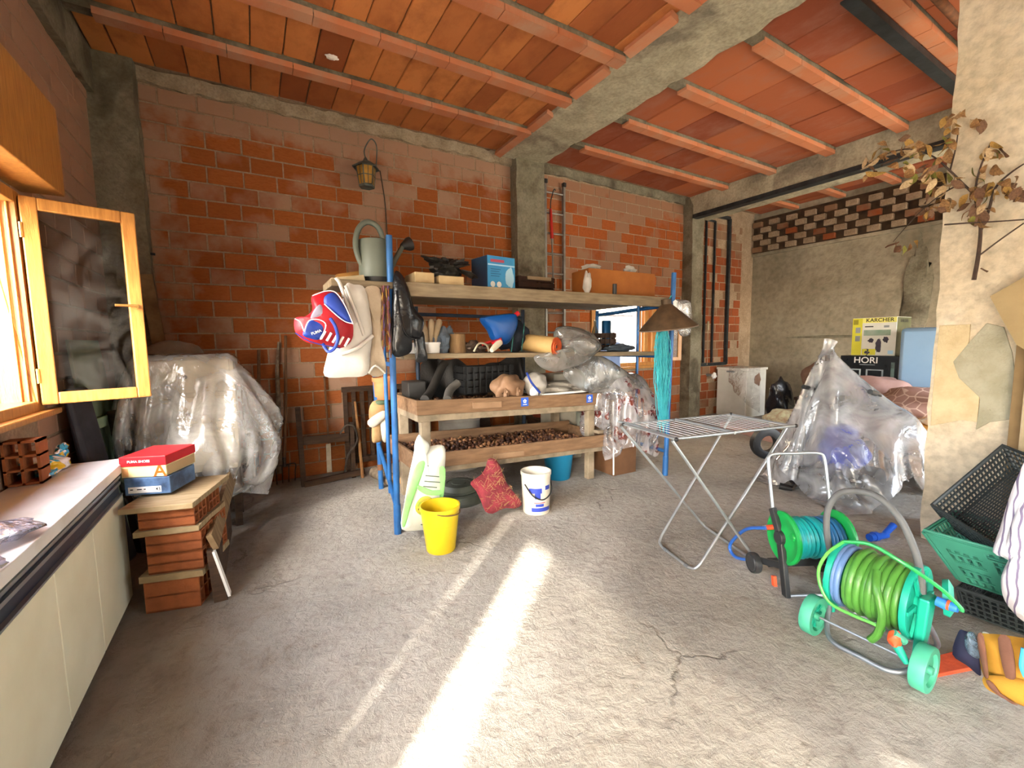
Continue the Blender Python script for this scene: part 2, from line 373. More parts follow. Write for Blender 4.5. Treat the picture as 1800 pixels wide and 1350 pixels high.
def slab_y(y0, y1, x0, x1, z0, z1, holes):
    """wall slab across y0..y1 with rectangular holes (xa, xb, za, zb) that do not overlap in x"""
    g = G(); x = x0
    for xa, xb, za, zb in sorted(holes):
        if xa > x: g.bb((x, y0, z0), (xa, y1, z1))
        if za > z0: g.bb((xa, y0, z0), (xb, y1, za))
        if zb < z1: g.bb((xa, y0, zb), (xb, y1, z1))
        x = xb
    g.bb((x, y0, z0), (x1, y1, z1)); return g
def swap(g):
    g.v = [(b, a, c) for a, b, c in g.v]; return g
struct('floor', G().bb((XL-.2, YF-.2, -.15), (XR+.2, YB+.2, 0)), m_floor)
W1 = (1.35, 3.5, 1.17, 2.36); W2 = (4.75, 6.15, 1.08, 2.14)
W3 = (.25, .6, .85, 2.15); DA = (-2.0, .11, 0, 2.1); DB = (-2.5, -2.12, 0, 2.1)
wl = struct('wall_left', swap(slab_y(XL-.2, XL-.008, YF-.2, YB+.2, -.15, 4.3, [W1, W3, DA, DB])), m_mortar)
wb = struct('wall_back', slab_y(YB+.008, YB+.2, XL-.2, XR+.2, -.15, 4.3, [W2]), m_mortar)
wr = struct('wall_right', swap(slab_y(XR+.008, XR+.2, YF-.2, YB+.2, -.15, 4.3, [])), m_plaster)
struct('wall_front', slab_y(YF-.2, YF, XL-.2, XR+.2, -.15, 4.3, [(3.0, 3.9, 0, 2.1), (5.1, 8.8, 0, 2.7)]), m_mortar)  # far bay opening added out of view to brighten the right side
ce = struct('ceiling', G().bb((XL-.2, YF-.2, ZC+.03), (XR+.2, YB+.2, ZC+.25)), m_mortar)
struct('ground', G().bb((-40, -40, -.4), (40, 40, -.16)), mat('yard ground', 'cfc6b4', 'b8ae9a', .5, .95, world=True))
struct('sun_blocker_front', G().bb((-4.6, -6.6, -.2), (.9, -6.2, 6)), mat('pale sun blocker', 'd9d2c2', 'c9c0ae', 2, .9))  # unseen block added to keep direct sun out of the front opening
struct('sun_blocker_left', G().bb((-8, -3.3, -.2), (-6, -1.75, 6.2)), mat('pale sun blocker', 'd9d2c2', 'c9c0ae', 2, .9))  # added out of view, stops most sun reaching the left window
struct('exterior_wall', G().bb((2, 9.2, -.2), (8.6, 9.5, 7)), concrete('yard stone wall', 'd8cfba', 'b3a78d', 3, .8, '8f8468'))
struct('exterior_wall_rendered', G().bb((8.6, 8.8, -.2), (16, 9.5, 7)), mat('white render', 'e8e6e0', 'dcdad2', 2, .9))

# bricks: every one an object under its wall, alike ones sharing a mesh
BM = {}
def brick(parent, m, c, d, name='brick'):
    key = (m.name, tuple(round(x, 2) for x in d), name)
    if key not in BM:
        g = G().box((0, 0, 0), d); me = mesh(name, g, m); BM[key] = me
        bm = bmesh.new(); bm.from_mesh(me); bmesh.ops.bevel(bm, geom=bm.edges[:], offset=.004, segments=1, affect='EDGES'); bm.to_mesh(me); bm.free()
    o = bpy.data.objects.new(name, BM[key]); LINK(o); o.parent = parent; o.location = c; return o
RH, RZ = .165, -.015
def courses(axis, face, x0, x1, z0, z1, parent, m, L=.3, out=.0, holes=(), limit=10**9, seed=1, keep=None, sgn=1, rh=RH, skip=0):
    """running-bond courses on the plane axis = face; the first `limit` (as keep orders them) as single bricks, the rest joined"""
    rr = random.Random(seed); cells = []
    k0 = int(math.floor((z0-RZ)/rh))
    for k in range(k0, int((z1-RZ)/rh)+1):
        a, b = max(RZ+k*rh+.007, z0), min(RZ+(k+1)*rh-.007, z1)
        if b-a < .04: continue
        x = x0 - (L/2 if k % 2 else 0) + rr.uniform(-.03, .03)
        while x < x1:
            l = L + rr.uniform(-.012, .012); p, q = max(x+.007, x0), min(x+l-.007, x1); x += l
            if q-p < .04: continue
            if any(p < hb and q > ha and a < hd-.01 and b > hc+.01 for ha, hb, hc, hd in holes):
                for ha, hb, hc, hd in holes:
                    if a < hd-.01 and b > hc+.01:
                        if p < ha < q: q = ha
                        elif p < hb < q: p = hb
                        elif ha <= p and q <= hb: p = q
                if q-p < .04: continue
            if skip and rr.random() < skip: continue
            cells.append((p, q, a, b))
    if keep: cells.sort(key=keep)
    g = G()
    for i, (p, q, a, b) in enumerate(cells):
        dep = rr.uniform(-.004, .005); c = ((p+q)/2, face+sgn*(.03+dep), (a+b)/2); d = (q-p, .06, b-a); r = rr.uniform(-.004, .004)
        if axis == 'x': c = (c[1], c[0], c[2]); d = (d[1], d[0], d[2])
        if i < limit:
            o = brick(parent, m, c, (round(d[0], 2), round(d[1], 2), round(d[2], 2))); o.rotation_euler = (0, r, 0) if axis == 'y' else (r, 0, 0)
        else: g.box(c, d)
    if g.v: part('brick_rest', g, m, parent, False, stuff=True)
courses('y', YB, -.76, 3.24, 0, 3.93, wb, m_brick, limit=290, keep=lambda c: (c[2] < .35, c[2] < 1.2 and c[0] > 1.0), seed=3)
wb2 = struct('wall_back_middle', G().bb((3.7, YB+.006, 0), (4.74, YB+.1, 4.0)), m_mortar)
courses('y', YB, 3.7, 6.92, 0, 3.93, wb2, m_brick2, holes=[W2], limit=230, keep=lambda c: c[2] < .9, seed=4)
wb3 = struct('wall_back_far', G().bb((7.22, YB+.006, 0), (XR, YB+.1, 4.0)), m_mortar)
courses('y', YB, 7.22, 8.75, 0, 3.75, wb3, m_brick3, limit=150, L=.24, keep=lambda c: c[2] < .7, seed=5, skip=.15)
courses('x', XL, 2.9, 5.2, 0, 3.72, wl, m_brick, holes=[(W1[0]-.1, W1[1]+.02, W1[2]-.05, 2.92)], limit=250, keep=lambda c: c[2] < .8, seed=6, sgn=-1)
# open honeycomb of bricks along the top of the right wall
gq = G()
for k in range(5):
    for i in range(16):
        y = 5.3 - i*.33 - (.165 if k % 2 else 0); z = 3.33 + k*.125
        brick(wr, m_brick3 if (i+k) % 4 == 0 else m_mortar, (XR-.035, y, z), (.09, .18, .1))
part('ledge', G().bb((XR-.06, -3, 3.2), (XR+.02, 5.4, 3.255)), m_plaster, wr, False)
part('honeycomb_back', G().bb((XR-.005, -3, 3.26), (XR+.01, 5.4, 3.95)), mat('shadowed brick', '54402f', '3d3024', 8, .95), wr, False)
for y0, y1, z0, z1 in ((2.55, 2.9, 1.3, 2.9), (2.2, 2.42, 1.5, 3.1), (3.3, 4.6, 1.5, 1.54)):
    part('plaster_patch', G().blob((XR, (y0+y1)/2, (z0+z1)/2), (.012, (y1-y0)/2, (z1-z0)/2), 10, .2, 3), m_conc, wr)

# rough concrete: a box whose faces are broken up
def rough_box(a, b, step=.12, amp=.012, seed=0):
    bm = bmesh.new(); bmesh.ops.create_cube(bm, size=1)
    a, b = np.array(a), np.array(b)
    for v in bm.verts: v.co = Vector(a+(np.array(v.co)+.5)*(b-a))
    for ax in range(3):
        n = max(1, int((b[ax]-a[ax])/step))
        for i in range(1, n):
            co = Vector(a); co[ax] = a[ax]+(b[ax]-a[ax])*i/n; no = Vector((0, 0, 0)); no[ax] = 1
            bmesh.ops.bisect_plane(bm, geom=bm.verts[:]+bm.edges[:]+bm.faces[:], plane_co=co, plane_no=no)
    rr = random.Random(seed)
    for v in bm.verts: v.co += Vector([rr.uniform(-amp, amp) for _ in range(3)])
    bm.verts.index_update(); g = G(); g.add([v.co[:] for v in bm.verts], [[v.index for v in f.verts] for f in bm.faces]); bm.free(); return g
struct('column', rough_box((XL-.05, 5.22, 0), (-.76, 5.45, 4.06), .2, .012, 1), m_conc, smooth=True)
struct('column', rough_box((3.24, 5.24, 0), (3.7, 5.45, 4.06), .2, .008, 2), m_conc, smooth=True)
struct('column', rough_box((6.92, 5.2, 0), (7.24, 5.45, 4.06), .2, .01, 3), m_conc, smooth=True)
struct('trim_1', rough_box((-.8, 5.37, 3.94), (3.3, 5.45, 4.08), .1, .018, 4), m_pale_mortar, smooth=True)
struct('trim_2', rough_box((3.65, 5.37, 3.95), (7.0, 5.45, 4.08), .1, .014, 5), m_conc, smooth=True)
struct('beam', rough_box((XL-.05, YF, 3.68), (XL+.05, 5.3, 4.08), .2, .012, 6), m_conc, smooth=True)
struct('beam', rough_box((3.02, YF, 4.0), (3.7, 5.3, 4.1), .16, .014, 7), m_beam, smooth=True)
struct('beam', rough_box((6.92, YF, 3.72), (7.5, 5.3, 4.1), .2, .008, 8), m_beam, smooth=True)
struct('steel_channel', G().bb((6.9, YF, 3.66), (7.05, 5.2, 3.725)), m_steel)
# pillar with its plaster coats
pil = struct('pillar', rough_box((4.2, -.3, 0), (4.7, 1.13, 4.08), .14, .011, 9), m_bright, smooth=True)
def patch_x(x, pts, m, parent, t=.006):
    g = G(); g.prism([(p[1], p[2]) for p in pts], -.01, t, Matrix(((0, 0, -1, x), (1, 0, 0, 0), (0, 1, 0, 0), (0, 0, 0, 1)))); part('plaster_patch', g, m, parent, False, bevel=.002)
patch_x(4.195, [at(*p, X=4.195) for p in ((1652, 572), (1706, 570), (1704, 600), (1690, 640), (1716, 668), (1722, 700), (1718, 742), (1690, 738), (1660, 744), (1636, 748), (1640, 690))], mat('ochre plaster', 'd0bf9a', 'bfab86', 9, .95, bump=.5, bscale=60), pil)
patch_x(4.195, [at(*p, X=4.195) for p in ((1735, 568), (1765, 575), (1780, 620), (1790, 700), (1792, 735), (1740, 742), (1716, 755), (1724, 700), (1686, 664), (1676, 636), (1706, 600))], mat('grey cement patch', 'aba692', '959079', 6, .95, bump=.5, bscale=60), pil, .009)
# ceiling: clay-clad joists and the hollow tiles between them
JY = [4.64-.765*i for i in range(0, 11)]
rr = random.Random(11)
def joists(x0, x1, m, ends):
    for y in JY:
        if y < -3: break
        j = part('joist', G().bb((x0, y-.105, 3.995), (x1, y-.005, 4.09)), m_conc, ce, False)
        x = x0 + (.16 if ends else .02)
        if y < .5: continue
        while x < x1-.05:
            l = min(rr.choice((.3, .42, .5)), x1-x-.02); part('clay_facing', G().box((x+l/2, y-.055, 3.99), (l-.006, .112, .05), (0, rr.uniform(-.006, .006), 0)), m_joist, j, False); x += l
joists(XL+.05, 3.04, m_joist, True); joists(3.68, 6.93, m_joist, True); joists(7.5, XR, m_joist, False)
def tiles(x0, x1, m, wd=.25, y_min=.4):
    edges = [YB-.02]+JY
    for a, b in zip(edges[1:], edges[:-1]):
        if a < y_min: break
        x = x0 + rr.uniform(-.12, 0)
        while x < x1:
            p, q = max(x, x0), min(x+wd, x1); x += wd
            if q-p < .05: continue
            o = brick(ce, m, ((p+q)/2, (a+b-.11)/2, ZC+.012+rr.uniform(-.004, .006)), (round(q-p-.012, 2), round(b-a-.115, 2), .03), 'ceiling_tile')
            o.rotation_euler = (rr.uniform(-.008, .008), rr.uniform(-.012, .012), 0)
tiles(XL+.05, 3.02, m_tile); tiles(3.7, 6.92, m_tile2, .52); tiles(7.5, XR, m_tile2, .25, 1.5)
for y0, y1 in ((5.3, 4.68), (4.5, 4.1), (3.7, 3.2), (2.95, 2.45), (2.3, 1.7)):
    part('clay_facing', G().box((2.985, (y0+y1)/2, 4.01), (.09, y0-y1, .05), (0, .3, 0)), m_joist, ce, False)
px_, py_, _ = at(583, 98, Z=ZC); part('plaster_dab', G().blob((px_, py_, ZC-.01), (.05, .03, .02), 8, .2, 2), mat('white plaster', 'e8e2d8', None, rough=.9), ce)
# steel channel and rusty pipe under the joists on the right
t = thing('steel_girder', 'dark grey steel channel girder fixed under the clay ceiling near the pillar', 'girder', (5, 1.6, 3.93))
part('web', G().bb((3.72, 1.58, 3.86), (6.9, 1.6, 3.955)), m_steel, t, False)
part('flange', G().bb((3.72, 1.545, 3.845), (6.9, 1.635, 3.86)), m_steel, t, False)
single('rusty_pipe', 'rusty brown pipe running under the clay ceiling beside the steel girder', 'pipe', G().cyl((3.72, 1.33, 3.96), (6.92, 1.33, 3.96), .03, n=12), mat('rust', '8a5a3a', '6b4a35', 20, .85, .3, .2))

# ------------------------------------------------------------------ windows and doors
m_glass = N('window glass'); 
def glass_mat(name, tint, refl=.12, dirt=.1, dcol='b8b4ac'):
    k = N(name); tr = k.n('ShaderNodeBsdfTransparent'); tr.inputs[0].default_value = lin(tint); gl = k.n('ShaderNodeBsdfGlossy'); gl.inputs['Roughness'].default_value = .03
    df = k.n('ShaderNodeBsdfDiffuse'); df.inputs[0].default_value = lin(dcol)
    fr = k.n('ShaderNodeFresnel'); fr.inputs[0].default_value = 1.5; m1 = k.n('ShaderNodeMixShader'); k.l(k.math('MULTIPLY', fr.outputs[0], refl), m1.inputs[0]); k.l(tr.outputs[0], m1.inputs[1]); k.l(gl.outputs[0], m1.inputs[2])
    m2 = k.n('ShaderNodeMixShader'); k.l(k.math('MULTIPLY', k.ramp(k.noise(5, 8, dist=2, stretch=(1, 1, .6)), .4, .75), dirt), m2.inputs[0]); k.l(m1.outputs[0], m2.inputs[1]); k.l(df.outputs[0], m2.inputs[2]); k.l(m2.outputs[0], k.out.inputs[0]); return k.m
m_glass = glass_mat('dusty window glass', 'dcdcdc', .4, .05)
def sash(name, parent, h, f, z0, z1, label=None, rail=.068, th=.045, side=1):
    """casement leaf from the hinge h to the free edge f (x, y pairs)"""
    g = G(); h, f = Vector((h[0], h[1], 0)), Vector((f[0], f[1], 0)); d = (f-h).normalized(); q = f-d*rail
    Z = Vector((0, 0, 1)); up = lambda p, z: (p.x, p.y, z)
    s_ = part(name, G().beam(up(h+d*rail/2, z0), up(h+d*rail/2, z1), rail, th, up=(d.y, -d.x, 0)), m_wood, parent, False, .006)
    for n_, gg in (('stile', G().beam(up(f-d*rail/2, z0), up(f-d*rail/2, z1), rail, th, up=(d.y, -d.x, 0))), ('rail', G().beam(up(h+d*rail, z0+rail/2), up(q, z0+rail/2), th, rail)), ('rail', G().beam(up(h+d*rail, z1-rail/2), up(q, z1-rail/2), th, rail))):
        part(n_, gg, m_wood, s_, False, .006)
    n_ = Vector((d.y, -d.x, 0))*.004
    part('glass_pane', G().beam(up(h+d*rail*.9, (z0+z1)/2), up(f-d*rail*.9, (z0+z1)/2), .004, z1-z0-2*rail+.01), m_glass, s_, False)
    return s_, d
w1 = struct('window_1', G().bb((-1.2, 3.44, 1.15), (-1.05, 3.52, 2.36)).bb((-1.2, 1.35, 2.29), (-1.05, 3.44, 2.36)).bb((-1.2, 1.35, 1.15), (-1.05, 3.44, 1.21)), m_wood, None, False, .006)
part('weather_strip', G().bb((-1.085, 3.427, 1.21), (-1.077, 3.44, 2.29)), m_wood, w1, False, .002)
part('weather_strip', G().bb((-1.115, 3.427, 1.21), (-1.107, 3.44, 2.29)), m_wood, w1, False, .002)
part('mullion', G().bb((-1.2, 2.36, 1.21), (-1.06, 2.46, 2.29)), m_wood, w1, False, .004)
part('sill_board', G().bb((-1.2, 1.2, 1.12), (-1.0, 3.6, 1.155)), m_wood, w1, False, .008)
part('shutter_box', G().bb((XL-.02, 1.0, 2.4), (-.9, 3.66, 2.9)), m_wood, w1, False, .006)
s1_, d1 = sash('casement', w1, (-1.045, 3.47), (-.585, 3.62), 1.185, 2.335)
hp = Vector((-.62, 3.6, 1.76)); nrm = Vector((d1.y, -d1.x, 0))
part('handle', G().tube([hp+nrm*.02, hp+nrm*.055, hp+nrm*.06-d1*.1], .008, 8).cyl(hp+nrm*.02, hp+nrm*.03, .016), mat('brass', 'd9b36a', None, rough=.3, metal=.9), s1_)
for z in (1.35, 2.15): part('hinge', G().cyl((-1.04, 3.45, z-.04), (-1.04, 3.45, z+.04), .009, n=8), mat('brass', 'd9b36a'), s1_)
w2 = struct('window_2', G().bb((4.7, 5.36, 1.06), (6.2, 5.5, 1.12)).bb((4.7, 5.36, 2.1), (6.2, 5.5, 2.16)).bb((6.09, 5.36, 1.12), (6.2, 5.5, 2.1)).bb((4.7, 5.36, 1.12), (4.79, 5.5, 2.1)), m_wood, None, False, .006)
part('jamb_lining', G().bb((5.97, 5.42, 1.12), (6.06, 5.5, 2.1)), m_wood, w2, False, .004)
part('jamb_lining', G().bb((5.88, 5.48, 1.12), (5.95, 5.54, 2.1)), m_wood, w2, False, .004)
part('sill_board', G().bb((4.65, 5.28, 1.02), (6.4, 5.5, 1.06)), m_wood, w2, False, .006)
sash('casement', w2, (6.2, 5.34), (6.62, 5.16), 1.13, 2.1)
struct('window_3', G().bb((XL-.01, .24, .84), (XL+.004, .478, 2.16)).bb((XL-.01, .512, .84), (XL+.004, .61, 2.16)).bb((XL-.01, .478, .84), (XL+.004, .49, 1.36)), m_wood)
k = N('sheer door curtain'); tr = k.n('ShaderNodeBsdfTransparent'); tr.inputs[0].default_value = (1, .96, .88, 1); tl = k.n('ShaderNodeBsdfTranslucent'); tl.inputs[0].default_value = lin('f8f2e6')
ms = k.n('ShaderNodeMixShader'); k.l(k.ramp(k.noise(2.5, 2), .3, .7, (.82, .82, .82, 1), (.92, .92, .92, 1)), ms.inputs[0]); k.l(tr.outputs[0], ms.inputs[1]); k.l(tl.outputs[0], ms.inputs[2]); k.l(ms.outputs[0], k.out.inputs[0])
d_1 = struct('door_1', G().bb((XL-.16, -2.0, 1.98), (XL-.08, .1, 2.1)), m_wood); part('curtain', G().grid([[(XL-.12+.012*sin(y*26), y, z) for z in (0.01, 2.0)] for y in np.linspace(-1.99, -.25, 120)]), k.m, d_1)
struct('door_2', G().bb((XL-.14, .1, 0), (XL-.06, .16, 2.1)), m_wood)
portal('portal_door', (XL-.21, -.94, 1.05), (2.1, 2.1), (0, -pi/2, 0))
portal('portal_window', (XL-.21, 2.42, 1.76), (1.19, 2.15), (0, -pi/2, 0))
portal('portal_back', (5.45, YB+.21, 1.61), (1.4, 1.06), (-pi/2, 0, 0))
portal('portal_front', (3.45, YF-.21, 1.05), (.9, 2.1), (pi/2, 0, 0))
portal('portal_far', (6.95, YF-.21, 1.35), (3.7, 2.7), (pi/2, 0, 0))
# ------------------------------------------------------------------ left side: base cabinets, boxes, stacked bricks
def pillow(g, outline, n, depth, rings=7, wr=0., seed=0, mi=0, back=1., flat=.5):
    """a stuffed shape: both skins of the outline swell along the normal n"""
    P = np.array(outline, float); c = P.mean(0); n = np.array(n, float); n /= np.linalg.norm(n); m = len(P); r_ = np.random.default_rng(seed)
    ph = r_.uniform(0, 6.28, 12); fr = r_.uniform(6, 22, (12, 3))
    def wrk(p): return sum(sin(float(fr[i] @ p)+ph[i]) for i in range(12))/12*wr
    vs = []; idx = {}
    for sgn in (1, -1):
        for k in range(rings+1):
            t = k/rings
            for i in range(m):
                if k == rings and sgn == -1: idx[(sgn, k, i)] = idx[(1, k, i)]; continue
                p = c+(P[i]-c)*t; h = depth*(1-t**2)**flat*(1 if sgn == 1 else -back); p = p+n*(h+(wrk(p)*(1-t**6) if k < rings else 0)); idx[(sgn, k, i)] = len(vs); vs.append(p)
                if k == 0 and i == 0: pass
    fs = []
    for sgn in (1, -1):
        for k in range(rings):
            for i in range(m):
                j = (i+1) % m; q = (idx[(sgn, k, i)], idx[(sgn, k+1, i)], idx[(sgn, k+1, j)], idx[(sgn, k, j)])
                fs.append(q if sgn == 1 else q[::-1])
    return g.add(vs, fs, mi)
def outline_px(pts, n=4, closed=True, **pl):
    return spline([at(x, y, **pl) for x, y in pts], n, closed)
def Wp(x, y, **k): return Vector(at(x, y, **k))
m_cream = mat('cream cabinet laminate', 'e0dabf', 'd3cbae', 2.5, .45, bump=.05)
m_top = mat('worn white worktop', 'dcd8d4', 'bdb3a6', 3, .4, bump=.08, lo=.5, hi=.75)
m_navy = mat('navy handle channel', '1c2838', None, rough=.4); m_lip = mat('grey aluminium lip', '8f959a', None, rough=.35, metal=.6)
m_dark = mat('dark void board', '2a241e', None, rough=.9)
ys = [(3.28, 2.715), (2.715, 2.25), (2.25, 1.72)]
names = ['far end cream base cabinet beside the hollow brick stack', 'second cream base cabinet from the hollow brick stack', 'third cream base cabinet from the hollow brick stack']
for i, (b, a) in enumerate(ys):
    t = thing('base_cabinet', names[i], 'cabinet', (-.9, (a+b)/2, 0), 'base cabinets under the worktop')
    part('carcass', G().bb((-1.05, a+.002, .06), (-.73, b-.002, .78)).bb((-1.03, a+.01, 0), (-.76, b-.01, .06)), m_cream, t, False)
    part('door', G().bb((-.73, a+.003, .035), (-.7, b-.003, .652)), m_cream, t, False, .004)
    part('handle_channel', G().bb((-.735, a, .66), (-.716, b, .765)), m_navy, t, False)
    part('handle_lip', G().bb((-.73, a, .652), (-.699, b, .661)), m_lip, t, False)
    part('handle_lip', G().bb((-.73, a, .716), (-.704, b, .732)), m_lip, t, False)
    part('handle_lip', G().bb((-.73, a, .752), (-.702, b, .766)), m_lip, t, False)
single('worktop', 'long white laminate worktop lying over the cream base cabinets', 'worktop', G().bb((-1.06, 1.71, .781), (-.693, 3.44, .833)), m_top, bevel=.004, smooth=False)
m_bagfilm = film('lilac clinging film', 'e2dcf0', .5, .6, .15, 14)
for c, r, sd, lb in (((-.86, 2.15, .865), (.14, .17, .03), 3, 'crumpled clear plastic bag on the white worktop nearer the window'), ((-.79, 1.86, .86), (.1, .09, .025), 9, 'crumpled lilac plastic bag on the white worktop near the front edge')):
    single('plastic_bag', lb, 'bag', G().blob(c, r, 14, .16, sd, .834), m_bagfilm)
k = N('printed bread bag'); n1 = k.noise(7, 3, dist=.8); c_ = k.mix(k.ramp(n1, .48, .5), lin('e9e6e2'), lin('2f9cc4')); c_ = k.mix(k.ramp(k.noise(9, 2), .58, .6), c_, lin('d8b62c')); k.set(Base_Color=c_, Roughness=.25); k.bump(k.noise(30), .4)
g = G().blob((-.99, 3.27, .875), (.075, .17, .048), 18, .2, 4, .834); g.blob((-.955, 3.36, .935), (.02, .05, .04), 10, .3, 2); single('printed_bag', 'white, teal and yellow printed plastic bag at the window end of the worktop', 'bag', g, k.m)
m_clay = mat('hollow brick clay', '96552c', '7f4523', 9, .9, bump=.2)
def hollow_brick(name, label, c, d, along='x', group=None, cols=3, rows=2, m=None):
    """clay block with rectangular holes running through it"""
    g = G(); L, A, H = d; w_ = .011; ch = (A-w_)/cols; rh = (H-w_)/rows
    for i in range(cols+1): g.box((0, -A/2+w_/2+i*ch, 0), (L, w_, H))
    for j in range(rows+1): g.box((0, 0, -H/2+w_/2+j*rh), (L, A, w_))
    if along == 'y': g.v = [(-y, x, z) for x, y, z in g.v]
    g.v = [(x+c[0], y+c[1], z+c[2]) for x, y, z in g.v]
    return single(name, label, 'brick', g, m or m_clay, group, smooth=False)
hollow_brick('hollow_brick', 'brown hollow brick standing on the worktop under the window sill', (-1.0, 3.06, .946), (.11, .13, .22), 'y', cols=2, rows=3)
GR = 'hollow bricks stacked at the cabinet end'
tiers = [(.0, .185, 'bottom'), (.225, .338, 'lower middle'), (.339, .455, 'upper middle'), (.487, .6, 'top')]
STK = []
for z0, z1, nm in tiers:
    dx = {'bottom': -.485, 'lower middle': -.455, 'upper middle': -.455, 'top': -.48}[nm]
    STK.append(hollow_brick('hollow_brick', f'orange hollow brick in the {nm} row of the stack, front', (dx, 3.07, (z0+z1)/2), (.27, .17, z1-z0), 'x', GR))
    STK.append(hollow_brick('hollow_brick', f'orange hollow brick in the {nm} row of the stack, behind', (dx, 3.275, (z0+z1)/2), (.27, .17, z1-z0), 'x', GR))
m_board = mat('dusty raw board', 'a08c6c', '85714f', 5, .9, bump=.3, bscale=18, stretch=(1, 8, 1))
STK.append(single('mortar_board', 'dusty wooden board between the bottom and lower middle hollow bricks', 'board', rough_box((-.63, 2.97, .186), (-.32, 3.38, .224), .1, .003, 21), m_board))
STK.append(single('mortar_board', 'dusty wooden board between the upper middle and top hollow bricks', 'board', rough_box((-.64, 2.97, .456), (-.325, 3.38, .486), .1, .003, 22), m_board))
STK.append(single('chipboard_panel', 'white faced chipboard panel on top of the hollow brick stack under the shoe boxes', 'board', G().bb((-.68, 2.94, .601), (-.33, 3.5, .632)), [m_board], smooth=False, bevel=.003))
for o in STK:
    M_ = Matrix.Translation((-.49, 3.0, 0)) @ Matrix.Rotation(-.27, 4, 'Z') @ Matrix.Translation((.49, -2.955, 0)); o.location = M_ @ o.location; o.rotation_euler.z = -.27
def carton(name, label, c, d, rz, mats, lid=None, group=None, cat='box', bev=.003):
    """a cardboard box turned about z; returns the thing and a frame maker for print on its sides"""
    t = thing(name, label, cat, c, group); R = Matrix.Translation(Vector(c)) @ Matrix.Rotation(rz, 4, 'Z')
    def put(g): g.v = [tuple(R @ Vector(p)) for p in g.v]; return g
    w_, dp, h = d
    hb = h*(1-lid) if lid else h
    part('box_body', put(G().bb((-w_/2, -dp/2, 0), (w_/2, dp/2, hb))), mats[0], t, False, bev)
    if lid: part('box_lid', put(G().bb((-w_/2-.004, -dp/2-.004, hb), (w_/2+.004, dp/2+.004, h))), mats[1], t, False, bev)
    return t, R, put
m_red = mat('red card', 'c8242c', 'b51d26', 4, .35); m_crm = mat('cream card', 'e8d9a0', None, rough=.5); m_or = mat('orange print', 'e05a14', None, rough=.5); m_white = mat('white print', 'f0efec', None, rough=.5); m_black = mat('black print', '17171a', None, rough=.5)
m_bl = mat('blue grey card', '5f7fa8', '2c3c55', 9, .4)
t, R, put = carton('shoe_box', 'blue grey shoe box with a white label under the red shoe box', (-.525, 3.33, .648), (.235, .27, .1), -.36, [m_bl])
part('label', put(G().bb((-.1, -.1362, .012), (.07, -.135, .048))), m_white, t, False)
for i, wd in enumerate((.03, .05, .02)): part('print', put(G().bb((-.09+i*.035, -.1366, .03), (-.09+i*.035+wd*.5, -.1361, .036))), m_black, t, False)
writing('lettering', '43', .026, R @ Matrix.Translation((.054, -.1367, .03)) @ Matrix.Rotation(pi/2, 4, 'X'), m_black, t)
t, R, put = carton('shoe_box', 'red and cream shoe box on top of the blue grey one', (-.53, 3.36, .75), (.235, .3, .122), -.385, [m_crm, m_red], .46)
writing('lettering', 'PUMA SHOES', .02, R @ Matrix.Translation((-.02, -.1555, .094)) @ Matrix.Rotation(pi/2, 4, 'X'), m_white, t)
writing('lettering', 'A', .1, R @ Matrix.Translation((.085, -.1508, .032)) @ Matrix.Rotation(pi/2, 4, 'X'), m_or, t)
part('print', put(G().bb((-.112, -.1508, .005), (-.08, -.15, .055))), mat('pale orange print', 'f0b67a', None, rough=.5), t, False)
part('box_side_print', put(G().bb((.1176, -.14, .004), (.1182, .14, .06))), mat('tan card', 'b59a72', None, rough=.7), t, False)
m_plank = mat('grey weathered plank', '8b7453', '6b5439', 6, .85, bump=.3, bscale=16, stretch=(1, 6, 1))
m_darkwood = mat('dark old wood', '4a3524', '33241a', 6, .85, bump=.35, bscale=18, stretch=(1, 1, 6))
single('wooden_plank', 'weathered plank leaning from the hollow brick stack towards the wall', 'plank', G().beam((-.27, 3.0, .36), (-.2, 3.98, .5), .1, .03, (1, 0, .3)), m_plank, smooth=False)
single('wooden_plank', 'lower weathered plank on edge beside the hollow brick stack', 'plank', G().beam((-.26, 3.1, .15), (-.24, 3.95, .2), .03, .3, (0, 0, 1)), m_darkwood, smooth=False)
single('edged_panel', 'dark panel with a white edge leaning on the hollow brick stack', 'panel', G().hexa([(-.285, 2.98, 0), (-.215, 2.98, 0), (-.215, 3.03, 0), (-.285, 3.03, 0), (-.30, 2.98, .32), (-.275, 2.98, .32), (-.275, 3.03, .32), (-.30, 3.03, .32)]).hexa([(-.214, 2.975, .02), (-.2, 2.975, .02), (-.2, 3.035, .02), (-.214, 3.035, .02), (-.274, 2.975, .31), (-.262, 2.975, .31), (-.262, 3.035, .31), (-.274, 3.035, .31)], 1), [m_darkwood, m_white], smooth=False)
